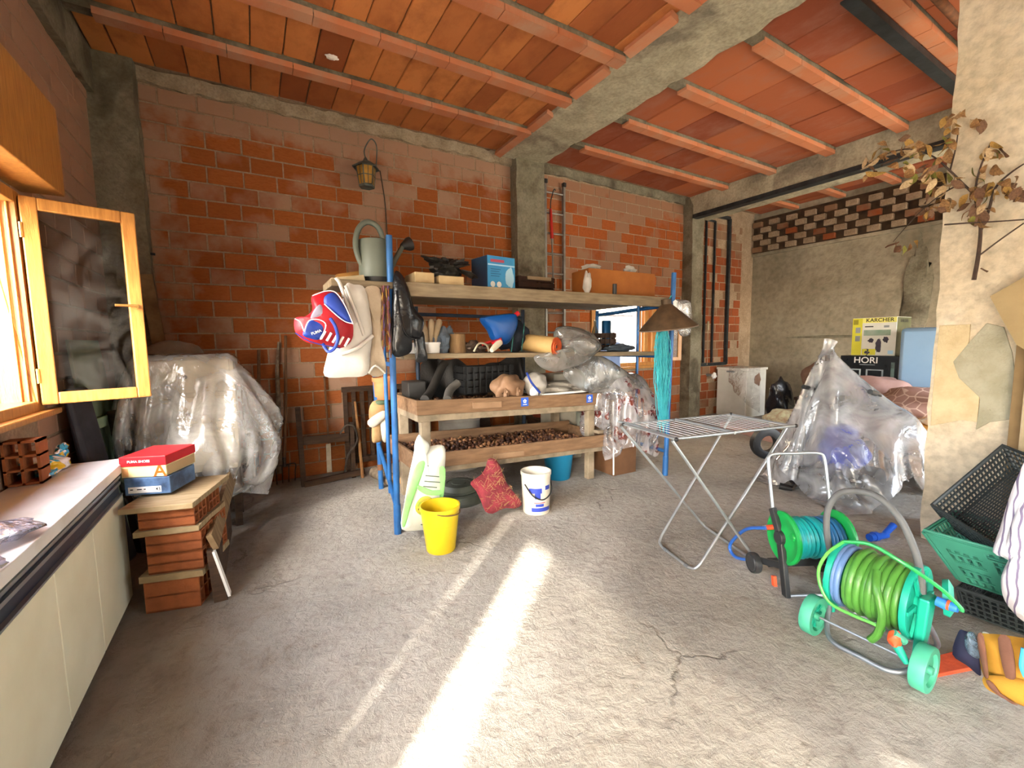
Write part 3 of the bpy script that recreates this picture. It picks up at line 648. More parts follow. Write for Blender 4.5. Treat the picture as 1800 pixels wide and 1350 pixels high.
# things leaning in the corner behind the casement
m_green = mat('pale green paint', '8fa588', '7b9176', 3, .55)
g = G().hexa([(-.95, 3.95, 0), (-.93, 3.95, 0), (-.86, 4.5, 0), (-.88, 4.5, 0), (-1.05, 3.95, 1.56), (-1.03, 3.95, 1.56), (-1.01, 4.5, 1.56), (-1.03, 4.5, 1.56)])
t = thing('cabinet_door', 'pale green old cabinet door leaning in the corner behind the open window', 'door', (-.93, 4.2, 0)); part('panel', g, m_green, t, False, .003); part('cross_rail', G().beam((-.96, 3.97, .98), (-.92, 4.48, .98), .02, .07), m_green, t, False)
single('black_case', 'black flat case leaning before the pale green door', 'case', G().hexa([(-.93, 3.75, .0), (-.86, 3.75, 0), (-.80, 4.0, 0), (-.87, 4.0, 0), (-1.04, 3.72, 1.25), (-1.0, 3.72, 1.25), (-.95, 3.92, 1.25), (-1.0, 3.92, 1.25)]), mat('black fabric', '232228', '34323a', 8, .6), bevel=.02)
for i, (x, y, h, a, lb) in enumerate(((-.80, 4.05, 1.05, .1, 'brown plank leaning right of the pale green door'), (-.86, 4.6, 1.12, .07, 'brown plank leaning behind the plastic wrapped chest, left of it'), (-.96, 4.6, .9, .03, 'short brown board leaning in the corner behind the plastic wrapped chest'))):
    single('wooden_plank', lb, 'plank', G().beam((x, y, 0), (x-a, y+.12, h), .1, .025, (.8, .6, 0)), m_darkwood if i != 1 else m_plank, smooth=False)
single('wooden_plank', 'pale plank leaning into the brick corner beside the column', 'plank', G().beam((-.6, 5.08, 0), (-.8, 5.2, 2.17), .1, .02, (0, -1, .1)), m_plank, smooth=False)
single('steel_rod', 'thin dark steel rod sticking out of the corner column', 'rod', G().cyl(Wp(180, 437, Y=5.3), Wp(273, 447, Y=5.3), .012, n=8), m_steel)
single('grey_tarpaulin', 'grey tarpaulin bundle heaped behind the open casement', 'tarpaulin', G().blob((-.62, 4.97, 1.2), (.32, .14, .34), 18, .12, 8, .98), mat('grey tarp', '9a948c', '7d766d', 4, .6, bump=.3))
single('storage_trunk', 'dark old trunk under the grey tarpaulin in the corner', 'trunk', G().bb((-.92, 4.80, 0), (-.34, 5.02, .98)), m_darkwood, bevel=.01, smooth=False)
# the chest under its plastic sheet
t = thing('wooden_chest', 'pale wooden chest of drawers wrapped in a milky plastic sheet', 'chest', (-.46, 4.35, 0))
m_pale = mat('pale chest wood', 'a8977a', '8f7f62', 4, .6, bump=.15)
part('chest_body', G().bb((-.78, 4.2, .5), (-.14, 4.6, 1.42)), m_pale, t, False, .006)
for z in (.56, .85, 1.14): 
    d_ = part('drawer', G().bb((-.75, 4.185, z), (-.17, 4.21, z+.26)), m_pale, t, False, .006); part('knob', G().lathe([(0, .03), (.016, .025), (.01, 0)], (-.46, 4.185, z+.13), 10, (0, -1, 0)), m_darkwood, d_)
for x in (-.74, -.18):
    for y in (4.23, 4.56): part('leg', G().box((x, y, .25), (.05, .05, .5)), m_darkwood, t, False)
f_ = sd_union(sd_box((-.46, 4.385, .71), (.335, .245, .715)), sd_ball((-.15, 4.22, .8), .26), sd_ball((-.4, 4.1, .66), .23), sd_ball((-.12, 4.3, .6), .2), sd_floor(.0))
HM = np.ones((60, 68)); HM[:7] = HM[-7:] = .55; HM[:, :7] = HM[:, -7:] = .55
Sx = sheet((-.42, 4.34, 1.45), (2.25, .08, 0), (-.05, 2.75, 0), 60, 68); Sx[..., 2] = 1.447
X = cloth(Sx, f_, (np.abs(Sx[..., 0]+.46) < .3) & (np.abs(Sx[..., 1]-4.4) < .2), steps=230, thick=.014, hem=HM)
m_film = film('milky polythene', 'fdfcf8', .3, .7, .12, 5)
single('plastic_sheet', 'milky polythene sheet draped over the wooden chest by the window', 'plastic sheet', G().grid(X), m_film, smooth='all')

# ------------------------------------------------------------------ tools along the brick wall
m_handle = mat('worn tool handle', '6e4d2f', '4f3622', 7, .7, bump=.2, bscale=20, stretch=(6, 6, 1)); m_iron = mat('old iron', '5a5148', '3c3530', 14, .6, .6, .3)
def fork(label, top, neck, tips, mh=m_handle, r=.017):
    t = thing('garden_fork', label, 'fork', (float(neck[0]), float(neck[1]), 0), 'garden tools leaning on the brick wall')
    part('handle', G().tube([top, (Vector(top)+Vector(neck))/2+Vector((.006, 0, 0)), neck], [r*.9, r, r], 10), mh, t)
    n = len(tips); nk = Vector(neck)
    part('socket', G().cyl(nk+Vector((0, 0, .05)), nk-Vector((0, 0, .05)), r*1.15, r*.9, 10), m_iron, t)
    for i, p in enumerate(tips):
        p = Vector(p); s_ = Vector((p.x, (nk.y+p.y)/2, nk.z-.05)); part('tine', G().tube(spline([nk-Vector((0, 0, .04)), s_+Vector((0, -.03, 0)), (s_+p)/2+Vector((0, -.02, 0)), p], 4), [.007]*5+[.0065]*4+[.006]*3+[.002], 7), m_iron, t)
fork('garden fork with a brown handle and four long pale tines beside the plastic sheet', Wp(455, 615, Y=5.33), Wp(452, 812, Y=5.12), [Wp(x, y, Y=5.02) for x, y in ((441, 869), (453, 864), (465, 860), (477, 856))])
fork('garden fork with the tallest brown handle and curved dark tines', Wp(502, 590, Y=5.33), Wp(500, 812, Y=5.06), [Wp(x, y, Z=.004) for x, y in ((487, 853), (497, 850), (508, 848), (519, 845))], r=.016)
single('fence_stake', 'grey bark stake leaning on the brick wall between the two forks', 'stake', G().tube([Wp(490, 601, Y=5.36), Wp(487, 650, Y=5.34), Wp(490, 720, Y=5.32), Wp(492, 832, Y=5.28)], [.012, .02, .026, .03], 9), mat('grey bark', '8c7e6a', '5d4e3e', 16, .9, bump=.5, bscale=40))
t = thing('handcart_frame', 'dark wooden handcart frame standing against the brick wall', 'frame', (.7, 5.1, 0))
part('stile', G().beam(Wp(523, 716, Y=5.22), Wp(535, 862, Y=5.02), .05, .05, (0, 1, 0)), m_darkwood, t, False); part('stile', G().beam(Wp(617, 742, Y=5.22), Wp(622, 842, Y=5.06), .045, .05, (0, 1, 0)), m_darkwood, t, False)
part('crossbar', G().beam(Wp(533, 775, Y=5.12), Wp(612, 768, Y=5.12), .03, .09), m_darkwood, t, False); part('crossbar', G().beam(Wp(535, 852, Y=5.0), Wp(640, 828, Y=5.06), .05, .06), m_darkwood, t, False)
part('iron_fitting', G().tube(spline([Wp(598, 762, Y=5.08), Wp(608, 748, Y=5.06), Wp(622, 750, Y=5.06), Wp(628, 775, Y=5.05), Wp(612, 800, Y=5.04), Wp(606, 830, Y=5.04)], 5), .01, 8), m_iron, t)
t = thing('hoe', 'thin handled hoe with a pale blade behind the handcart frame', 'hoe', tuple(Wp(578, 830, Y=5.16)))
part('handle', G().cyl(Wp(570, 662, Y=5.36), Wp(578, 780, Y=5.2), .011, n=8), m_handle, t); part('blade', G().beam(Wp(577, 780, Y=5.18), Wp(579, 830, Y=5.14), .05, .012, (0, 1, 0)), mat('pale steel blade', 'a79e8c', '857a66', 9, .5, .3), t, False)
single('wooden_stick', 'pale brown stick leaning against the slatted bed end', 'stick', G().tube([Wp(624, 706, Y=5.24), Wp(631, 770, Y=5.1), Wp(638, 846, Y=4.98)], [.013, .016, .018], 8), mat('pale stick', '9a6f42', '7c5532', 10, .8))
t = thing('slatted_bed_end', 'dark brown slatted bed end standing against the brick wall', 'bed end', (1.35, 5.3, 0))
part('rail', G().bb((.86, 5.28, .95), (1.86, 5.33, 1.01)), m_darkwood, t, False, .004); part('rail', G().bb((.86, 5.28, .1), (1.86, 5.33, .17)), m_darkwood, t, False, .004)
for i in range(11): x = .87+i*.095; part('slat', G().bb((x, 5.29, .0 if i in (0, 10) else .15), (x+.045, 5.325, .96)), m_darkwood, t, False, .003)
# lantern and its bracket on the wall
L0 = at(645, 330, Y=5.2); lx, lz = L0[0], L0[2]
t = thing('wall_lantern', 'old grey lantern with amber panes hanging high on the brick wall', 'lantern', (lx, 5.2, lz)); m_lead = mat('grey lantern metal', '5c6560', '454c49', 9, .6, .3); m_amber = mat('amber lantern glass', 'b58a3c', '8f6a2a', 9, .3)
H = at(645, 300, Y=5.2)[2]-lz
part('base', G().lathe([(0, 0), (.085, 0), (.09, .02), (.08, .03)], (lx, 5.2, lz), 6), m_lead, t, False)
for i in range(6):
    a0, a1 = pi/3*i, pi/3*(i+1); r0, r1 = .082, .105
    q = [(lx+r*cos(a), 5.2+r*sin(a), lz+z) for r, z in ((r0, .03), (r1, .03+H)) for a in (a0, a1)]
    part('amber_pane', G().add([q[0], q[1], q[3], q[2]], [(0, 1, 2, 3)]), m_amber, t, False, solid=.004)
    part('glazing_bar', G().beam(q[0], q[2], .012, .012).beam([(a+b)/2 for a, b in zip(q[0], q[1])], [(a+b)/2 for a, b in zip(q[2], q[3])], .007, .01).beam([(a+b)/2 for a, b in zip(q[0], q[2])], [(a+b)/2 for a, b in zip(q[1], q[3])], .007, .01), m_lead, t, False)
part('roof', G().lathe([(.15, .03+H-.012), (.15, .03+H), (.07, .03+H+.055), (.03, .03+H+.075), (.012, .03+H+.11), (0, .03+H+.11)], (lx, 5.2, lz), 6), m_lead, t, False)
top = lz+.03+H+.11
part('bracket', G().tube(spline([(lx, 5.2, top-.01), (lx-.01, 5.2, top+.08), (lx+.07, 5.22, top+.22), (lx+.14, 5.26, top+.19), (lx+.16, 5.34, top+.08), (lx+.155, 5.41, top-.05)], 6), .007, 6), m_lead, t)
single('electric_wire', 'thin dark wire hanging down the brick wall below the lantern', 'wire', G().tube(spline([Wp(668, 300, Y=5.385), Wp(676, 350, Y=5.385), Wp(680, 400, Y=5.385), Wp(681, 425, Y=5.385)], 4), .006, 6), m_iron)
# ------------------------------------------------------------------ scaffold shelf
m_blue = mat('chipped blue paint', '28629e', '245488', 7, .45, .1, .1, lo=.4, hi=.6); m_rust = mat('rust', '8a5a3a', '6b4a35', 20, .85, .3, .2)
m_bluedark = mat('dull blue paint', '24384f', '1b2836', 7, .6)
def frame_tubes(label, posts, bars, loc, m=m_blue, cat='trestle'):
    t = thing('shelf_trestle', label, cat, loc, 'blue scaffold frames of the shelf')
    for a, b, r in posts: part('post', G().cyl(a, b, r, n=14), m, t)
    for a, b, r in bars: part('crossbar', G().cyl(a, b, r, n=10), m, t)
    return t
t = frame_tubes('bright blue scaffold frame holding the left end of the shelf', [((.905, 3.33, 0), (.93, 3.33, 2.31), .024), ((.965, 3.74, .2), (.965, 3.74, 1.9), .017), ((1.07, 4.5, 0), (1.05, 4.5, 1.9), .026)],
    [((.925, 3.33, 1.84), (1.05, 4.5, 1.84), .018), ((.92, 3.33, 1.34), (1.05, 4.5, 1.33), .018), ((.91, 3.36, .22), (1.065, 4.48, .46), .02)], (.95, 3.9, 0))
part('sleeve', G().cyl((.905, 3.33, 0), (.907, 3.33, .24), .029, n=14), m_blue, t)
part('rust_band', G().cyl((1.068, 4.5, .2), (1.066, 4.5, .26), .0275, n=12), m_rust, t)
t = frame_tubes('bright blue scaffold frame holding the right end of the shelf', [((3.87, 3.19, 0), (3.95, 3.19, 2.22), .026), ((3.9, 3.66, .3), (3.92, 3.66, 1.95), .017), ((3.9, 4.4, 0), (3.95, 4.4, 1.9), .024)],
    [((3.93, 3.19, 1.88), (3.95, 4.4, 1.84), .024), ((3.91, 3.19, 1.32), (3.93, 4.4, 1.32), .018), ((3.88, 3.19, .27), (3.9, 4.4, .3), .022)], (3.9, 3.8, 0))
part('sleeve', G().cyl((3.87, 3.19, 0), (3.874, 3.19, .22), .031, n=14), m_blue, t)
frame_tubes('dull dark blue scaffold frame at the back of the shelf', [((1.55, 4.62, 0), (1.55, 4.62, 1.9), .024), ((2.92, 4.62, 0), (2.92, 4.62, 1.9), .024)], [((1.55, 4.62, 1.82), (2.92, 4.62, 1.8), .02), ((1.55, 4.62, .9), (2.92, 4.62, .9), .018)], (2.2, 4.62, 0), m_bluedark)
m_plankx = mat('grey scaffold plank', '85765f', '6b5d49', 5, .85, bump=.35, bscale=16, stretch=(1, 8, 8))
def plank(label, x0, x1, y0, y1, zl, zr, th):
    g = G().hexa([(x0, y0, zl-th), (x1, y0, zr-th), (x1, y1, zr-th), (x0, y1, zl-th), (x0, y0, zl), (x1, y0, zr), (x1, y1, zr), (x0, y1, zl)])
    return single('scaffold_plank', label, 'plank', g, m_plankx, 'planks of the scaffold shelf', smooth=False, bevel=.005)
plank('thick front plank on edge of the top shelf', 1.0, 4.02, 3.225, 3.275, 1.962, 1.962, .105)
plank('front flat plank of the top shelf reaching furthest left', .5, 3.98, 3.29, 3.68, 1.962, 1.962, .05)
plank('middle flat plank of the top shelf', .7, 3.98, 3.7, 4.08, 1.962, 1.962, .05)
plank('rear flat plank of the top shelf', .8, 3.98, 4.1, 4.48, 1.962, 1.962, .05)
plank('front plank of the middle shelf under the blue jerrycan', 1.0, 3.84, 3.3, 3.7, 1.425, 1.375, .042)
plank('second plank of the middle shelf', 1.0, 3.84, 3.72, 4.1, 1.425, 1.375, .042)
plank('rear plank of the middle shelf', 1.0, 3.84, 4.12, 4.48, 1.425, 1.375, .042)
ZT = 1.963
# watering can
m_lath = mat('pale raw wood', 'c9b48c', 'b39b72', 4, .7, bump=.15); m_can = mat('grey green plastic', '5d645b', '545b52', 3, .5); m_blk = mat('black plastic', '1c1c1d', '232324', 5, .5)
t = thing('watering_can', 'grey green watering can with a tall looped handle on the top shelf', 'watering can', (.87, 3.5, ZT)); cx, cy = .87, 3.5
s_ = 1.0
part('can_body', G().lathe([(0, .045), (.128, .045), (.132, .06), (.125, .33), (.118, .335), (.112, .32), (.118, .08), (0, .07)], (cx, cy, ZT), 28), m_can, t)
part('can_foot', G().lathe([(0, 0), (.134, 0), (.134, .048), (0, .048)], (cx, cy, ZT), 28), m_blk, t)
part('handle', G().tube(spline([(cx-.07, cy-.02, ZT+.1), (cx-.125, cy-.03, ZT+.16), (cx-.155, cy-.03, ZT+.28), (cx-.13, cy-.03, ZT+.4), (cx-.06, cy-.02, ZT+.465), (cx+.02, cy-.01, ZT+.44), (cx+.06, cy, ZT+.36), (cx+.07, cy, ZT+.315)], 6), .021, 12), m_can, t)
part('spout', G().tube([(cx+.09, cy+.03, ZT+.1), (cx+.17, cy+.07, ZT+.22), (cx+.25, cy+.1, ZT+.345)], [.03, .022, .018], 12), m_can, t)
part('rose', G().lathe([(0, -.02), (.018, -.02), (.055, .05), (.056, .07), (0, .08)], (cx+.25, cy+.1, ZT+.34), 20, (.7, .1, .3)), m_blk, t)
m_card = mat('brown cardboard', 'a5793f', '946934', 4, .8, bump=.1); m_cardd = mat('dark cardboard', '7a4a22', '6b3e1c', 4, .8)
single('wooden_block', 'flat wedge of pale wood on the shelf left of the watering can', 'wood', G().hexa([(.5, 3.4, ZT), (.75, 3.36, ZT), (.75, 3.6, ZT), (.5, 3.64, ZT), (.52, 3.4, ZT+.02), (.74, 3.36, ZT+.05), (.74, 3.6, ZT+.05), (.52, 3.64, ZT+.02)]), m_pale, smooth=False)
single('cardboard_piece', 'folded brown cardboard leaning behind the watering can', 'cardboard', G().hexa([(.58, 3.66, ZT), (.8, 3.7, ZT), (.82, 3.95, ZT), (.6, 3.9, ZT), (.6, 3.68, ZT+.09), (.78, 3.7, ZT+.13), (.8, 3.8, ZT+.13), (.62, 3.78, ZT+.09)]), m_card, smooth=False)
single('wooden_block', 'long pale wooden block on the shelf right of the watering can', 'wood', G().bb((1.13, 3.36, ZT), (1.29, 3.62, ZT+.1)), m_lath, bevel=.004, smooth=False)
single('wooden_block', 'second pale wooden block under the black bundle on the shelf', 'wood', G().bb((1.33, 3.36, ZT), (1.55, 3.6, ZT+.085)), m_lath, bevel=.004, smooth=False)
g = G().blob((1.45, 3.5, ZT+.165), (.14, .13, .075), 16, .28, 12); g.blob((1.5, 3.44, ZT+.2), (.15, .08, .028), 14, .25, 5, rot=(.1, -.15, .3)); g.blob((1.39, 3.5, ZT+.215), (.13, .1, .022), 12, .25, 6, rot=(0, .2, .1)); g.blob((1.62, 3.42, ZT+.12), (.07, .06, .015), 10, .2, 7, rot=(0, .4, 0))
single('black_bundle', 'crumpled black bundle heaped on the pale wooden blocks of the shelf', 'bundle', g, mat('black cloth', '191918', '26241f', 9, .55, bump=.4))
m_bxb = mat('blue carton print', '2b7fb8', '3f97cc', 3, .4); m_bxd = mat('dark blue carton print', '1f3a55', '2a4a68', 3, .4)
t, R, put = carton('blue_carton', 'bright blue printed carton on the top shelf before the column', (1.97, 3.62, ZT), (.31, .26, .31), .12, [m_bxb], cat='carton')
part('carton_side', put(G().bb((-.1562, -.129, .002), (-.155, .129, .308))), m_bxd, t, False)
part('print', put(G().bb((-.12, -.1312, .255), (.03, -.1302, .28))), mat('red print', 'b0455a', None, rough=.5), t, False)
part('print', put(G().bb((-.15, -.1311, .225), (.15, -.1302, .238))), mat('pale blue print', 'a8d2ea', None, rough=.5), t, False)
for i in range(4): part('print', put(G().bb((-.12, -.1311, .19-i*.02), (-.01-.015*(i % 2), -.1302, .196-i*.02))), mat('dim blue print', '1d5a88', None), t, False)
for x in (-.1, -.03): part('emblem', put(G().lathe([(0, 0), (.026, 0), (.026, .001), (.013, .001), (.013, 0)], (x, -.131, .06), 14, (0, -1, 0))), m_white, t, False)
part('print', put(G().blob((.09, -.1305, .13), (.045, .0015, .08), 10, .15, 3)), mat('pale blue print', 'a8d2ea'), t)
def crate(name, label, x0, x1, y0, y1, z0, h, m, rows=3, th=.012, post=.03, group=None, cat='crate'):
    t = thing(name, label, cat, ((x0+x1)/2, (y0+y1)/2, z0), group); hh = h/rows
    for k in range(rows):
        a, b = z0+k*hh+.006, z0+(k+1)*hh-.006
        for g in (G().bb((x0, y0, a), (x1, y0+th, b)), G().bb((x0, y1-th, a), (x1, y1, b)), G().bb((x0, y0+th, a), (x0+th, y1-th, b)), G().bb((x1-th, y0+th, a), (x1, y1-th, b))): part('slat', g, m, t, False)
    part('crate_floor', G().bb((x0+th, y0+th, z0), (x1-th, y1-th, z0+th)), m, t, False)
    for x in (x0+th, x1-th-post):
        for y in (y0+th, y1-th-post): part('corner_post', G().bb((x, y, z0+th), (x+post, y+post, z0+h)), m, t, False)
    return t
m_dkb = mat('dark brown slats', '3a2316', '2b1a11', 8, .7)
t = crate('wooden_crate', 'dark brown slatted crate on the top shelf below the ladder', 2.45, 2.92, 3.95, 4.25, ZT, .24, m_dkb, 4)
part('pale_lath', G().bb((2.55, 3.93, ZT+.2), (2.86, 3.949, ZT+.235)), m_pale, t, False)
t = thing('long_carton', 'long brown cardboard carton on the right of the top shelf', 'carton', (3.5, 3.62, ZT)); part('box_body', G().hexa([(3.02, 3.5, ZT), (3.9, 3.4, ZT), (3.95, 3.75, ZT), (3.08, 3.85, ZT), (3.02, 3.5, ZT+.29), (3.9, 3.4, ZT+.27), (3.95, 3.75, ZT+.27), (3.08, 3.85, ZT+.29)]), mat('shaded cardboard', '96591f', '844a18', 4, .8), t, False, .006)
m_foam = mat('grey white foam', 'b9b5ae', 'a39d94', 8, .8, bump=.3)
single('foam_scrap', 'white foam scrap lying on top of the long brown carton, at its left end', 'foam', G().blob((3.2, 3.66, ZT+.325), (.11, .08, .04), 14, .2, 31), m_foam)
single('foam_scrap', 'white foam scrap lying on top of the long brown carton, at its right end', 'foam', G().blob((3.68, 3.58, ZT+.315), (.08, .06, .04), 12, .25, 32), m_foam)
single('foam_scrap', 'white foam scrap standing beside the left end of the long carton', 'foam', G().blob((2.985, 3.48, ZT+.12), (.035, .05, .12), 12, .15, 33), m_foam)
single('black_tin', 'small black upright tin on the top shelf before the long carton', 'tin', G().cyl((3.25, 3.36, ZT), (3.25, 3.36, ZT+.12), .022, n=12), m_blk)
# ladder and pruner on the wall
t = thing('ladder', 'thin grey metal ladder hung on the brick wall right of the column', 'ladder', (3.95, 5.33, 1.2)); m_alu = mat('grey aluminium', '8d8a84', '74716b', 8, .45, .6)
for x in (3.78, 4.12): part('stile', G().beam((x, 5.34, 1.2), (x, 5.34, 3.78), .035, .05, (0, 1, 0)), m_alu, t, False, .003); part('end_cap', G().box((x, 5.33, 3.81), (.05, .06, .06)), m_blk, t, False, .006)
for i in range(9): z = 1.35+i*.29; part('rung', G().cyl((3.795, 5.34, z), (4.105, 5.34, z), .014, n=8), m_alu, t)
t = thing('pole_pruner', 'red headed pole pruner leaning beside the ladder', 'pruner', (3.84, 5.26, ZT+.02))
part('pole', G().cyl((3.87, 5.25, 1.97), (3.86, 5.28, 3.0), .012, n=8), m_alu, t); part('grip', G().cyl((3.86, 5.28, 3.0), (3.845, 5.29, 3.42), .026, .02, 10), mat('red plastic', 'a82018', None, rough=.4), t)
part('hook', G().tube(spline([(3.845, 5.29, 3.42), (3.84, 5.28, 3.52), (3.87, 5.28, 3.62), (3.9, 5.28, 3.7), (3.93, 5.28, 3.69)], 5), .008, 7), m_blk, t)
# ------------------------------------------------------------------ hanging at the left end
m_dred = mat('red nylon', 'b81a28', 'a01622', 8, .5, bump=.2, bscale=30); m_dbl = mat('blue nylon', '223f98', '1b3482', 8, .5, bump=.2, bscale=30); m_grey = mat('grey lining', '8d8798', '7b7585', 8, .6)
YD = 3.12
t = thing('sports_bag', 'red and blue nylon sports bag with white stripes hanging from the shelf', 'bag', tuple(Wp(570, 600, Y=YD)))
def pad(name, pts, m, d, y=YD, n=4, wr=.004, seed=1, label=None):
    g = G(); pillow(g, outline_px(pts, n, Y=y), (-.15, -1, .1), d, 7, wr, seed); return part(name, g, m, t, label=label)
pad('bag_body', [(548, 520), (572, 512), (590, 515), (612, 545), (621, 575), (617, 600), (598, 612), (570, 607), (540, 602), (520, 585), (518, 560), (534, 557), (549, 545)], m_dred, .1, wr=.016)
pad('side_panel', [(572, 520), (588, 515), (605, 538), (620, 568), (606, 564), (585, 548), (570, 534)], m_dbl, .025, YD-.085)
pad('lining', [(552, 545), (563, 535), (572, 548), (580, 560), (562, 558), (546, 560)], m_grey, .012, YD-.088, wr=.008)
pad('end_panel', [(534, 580), (543, 563), (560, 562), (572, 572), (562, 596), (545, 595), (533, 590)], m_dbl, .025, YD-.078)
m_pipe = mat('white piping', 'e6e2ea', None, rough=.5)
for P in ([(549, 520), (572, 512), (590, 514), (606, 536), (621, 570)], [(570, 534), (588, 551), (606, 565), (621, 569)], [(518, 560), (528, 566), (534, 582)], [(535, 583), (543, 564), (561, 562), (573, 572), (563, 597)], [(519, 585), (540, 598), (565, 606), (598, 612)]):
    part('piping', G().tube(spline([Wp(x, y, Y=YD-.105) for x, y in P], 4), .0035, 6), m_pipe if P[0] != (519, 585) else m_dbl, t)
for i in range(5):
    x = 566+i*10.5; y = 585+i*3.2
    part('stripe', G().tube([Wp(x+6, y-3, Y=YD-.112), Wp(x-2, y+11, Y=YD-.098)], .008, 6), m_white, t)
part('strap', G().tube(spline([Wp(581, 560, Y=YD-.1), Wp(590, 575, Y=YD-.13), Wp(594, 595, Y=YD-.12), Wp(588, 612, Y=YD-.11), Wp(577, 618, Y=YD-.1), (Wp(568, 605, Y=YD-.05))], 5), .011, 8), m_dbl, t)
M_ = frame(Wp(556, 584, Y=YD-.108), Wp(564, 582, Y=YD-.1)-Wp(550, 587, Y=YD-.1), Wp(552, 575, Y=YD-.1)-Wp(556, 590, Y=YD-.1)); writing('lettering', 'PUMA', .024, M_, m_white, t)
m_tote = mat('white tote cloth', 'cfccc6', 'bfbab2', 5, .5, bump=.45, bscale=14); m_gus = mat('beige tote gusset', 'b8a893', 'a7967f', 6, .6, bump=.3)
YT = 3.2
t = thing('tote_bag', 'large crumpled white tote bag with a beige side hanging behind the sports bag', 'bag', tuple(Wp(620, 660, Y=YT)))
g = G(); pillow(g, outline_px([(607, 502), (622, 500), (642, 508), (652, 560), (654, 590), (650, 625), (645, 658), (610, 663), (571, 661), (574, 630), (583, 600), (598, 560)], 4, Y=YT), (0, -1, .05), .05, 10, .02, 5); part('front', g, m_tote, t)
g = G(); pillow(g, outline_px([(640, 508), (668, 508), (670, 560), (672, 620), (678, 655), (650, 658), (652, 600), (650, 550)], 4, Y=YT+.05), (.3, -1, 0), .03, 8, .01, 6); part('gusset', g, m_gus, t)
for P in ([(590, 488), (598, 500), (610, 535), (616, 560)], [(607, 502), (618, 530), (628, 555), (640, 590)]): part('strap', G().tube(spline([Wp(x, y, Y=YT-.05) for x, y in P], 4), .012, 8), m_tote, t)
part('fold', G().tube(spline([Wp(600, 622, Y=YT-.05), Wp(628, 612, Y=YT-.07), Wp(655, 590, Y=YT-.04)], 5), .014, 8), m_tote, t)
part('fold', G().tube(spline([Wp(648, 656, Y=YT+.0), Wp(660, 643, Y=YT-.02), Wp(677, 656, Y=YT+.02)], 5), .008, 8), m_tote, t)
t = thing('bead_curtain', 'brown, gold and pink bead strings hanging by the blue scaffold post', 'bead curtain', tuple(Wp(677, 640, Y=3.24)))
bc = [mat('bead %d' % i, c, None, rough=.45) for i, c in enumerate(('5a3226', '9c7a34', '8a5060', '5f4a7c', '6a3a28', '2c1e18'))]; r9 = random.Random(9)
for i in range(12):
    x = 671+i*1.15; y1 = 630+r9.uniform(-30, 15); P = [Wp(x+r9.uniform(-1, 1)+(j*.35 if i > 5 else 0), 502+(y1-502)*j/14, Y=3.235+r9.uniform(-.012, .012)) for j in range(15)]
    part('bead_string', G().tube(P, [(.0065 if j % 2 else .0045) for j in range(15)], 6), bc[i % 6], t)
m_bin = mat('black glossy polythene', '121316', '1b1c20', 6, .22, bump=.6, bscale=12)
YK = 3.24
t = thing('black_bag', 'shiny black plastic bag hanging beside the blue scaffold post', 'bag', tuple(Wp(715, 640, Y=YK)))
g = G(); pillow(g, outline_px([(692, 485), (702, 478), (716, 500), (728, 540), (745, 562), (742, 585), (738, 596), (722, 600), (724, 615), (712, 625), (690, 622), (688, 560)], 4, Y=YK), (0, -1, 0), .05, 10, .03, 8); part('bag_body', g, m_bin, t)
g = G(); pillow(g, outline_px([(728, 588), (744, 583), (748, 610), (751, 633), (732, 636), (729, 612)], 3, Y=YK), (0, -1, 0), .014, 5, .01, 9); part('hanging_tail', g, m_bin, t)
part('fold', G().tube(spline([Wp(697, 510, Y=YK-.05), Wp(704, 560, Y=YK-.07), Wp(716, 590, Y=YK-.06), Wp(738, 596, Y=YK-.02)], 5), .007, 6), m_bin, t)
# pot and gloves on the rear leg of the left frame
PX = at(672, 690, Y=4.3)
t = thing('terracotta_pot', 'orange terracotta pot by the blue scaffold post above the work gloves', 'pot', (PX[0], 4.3, 1.0)); a_, b_ = at(674, 702, Y=4.3), at(674, 663, Y=4.3)
part('pot_body', G().lathe([(0, 0), (.066, 0), (.1, b_[2]-a_[2]-.04), (.112, b_[2]-a_[2]-.04), (.112, b_[2]-a_[2]), (.1, b_[2]-a_[2]), (.09, .03), (0, .02)], (a_[0]+.01, 4.3, a_[2]), 22), mat('terracotta', 'ae7448', '9a6138', 5, .8), t)
t = thing('work_gloves', 'bunch of tan and white work gloves under the terracotta pot', 'gloves', tuple(Wp(668, 775, Y=4.28)))
m_gl = [mat('tan glove', '9a7c55', '856843', 8, .8, bump=.3), mat('white glove', 'b8b2a6', 'a39d90', 8, .8, bump=.3), mat('dark green cuff', '4c5c44', None)]
for pts, mi, d, y in (([(655, 706), (680, 703), (685, 730), (672, 748), (655, 745), (648, 728)], 0, .05, 4.3), ([(646, 740), (672, 722), (682, 728), (675, 738), (655, 752)], 1, .025, 4.23), ([(655, 745), (668, 742), (672, 772), (662, 778), (654, 775)], 0, .03, 4.26), ([(670, 738), (682, 730), (684, 768), (676, 778), (669, 765)], 1, .03, 4.25), ([(660, 704), (682, 703), (682, 711), (660, 713)], 2, .055, 4.3)):
    g = G(); pillow(g, outline_px(pts, 3, Y=y), (-.1, -1, 0), d, 6, .012, mi+3); part('glove' if mi < 2 else 'cuff', g, m_gl[mi], t)
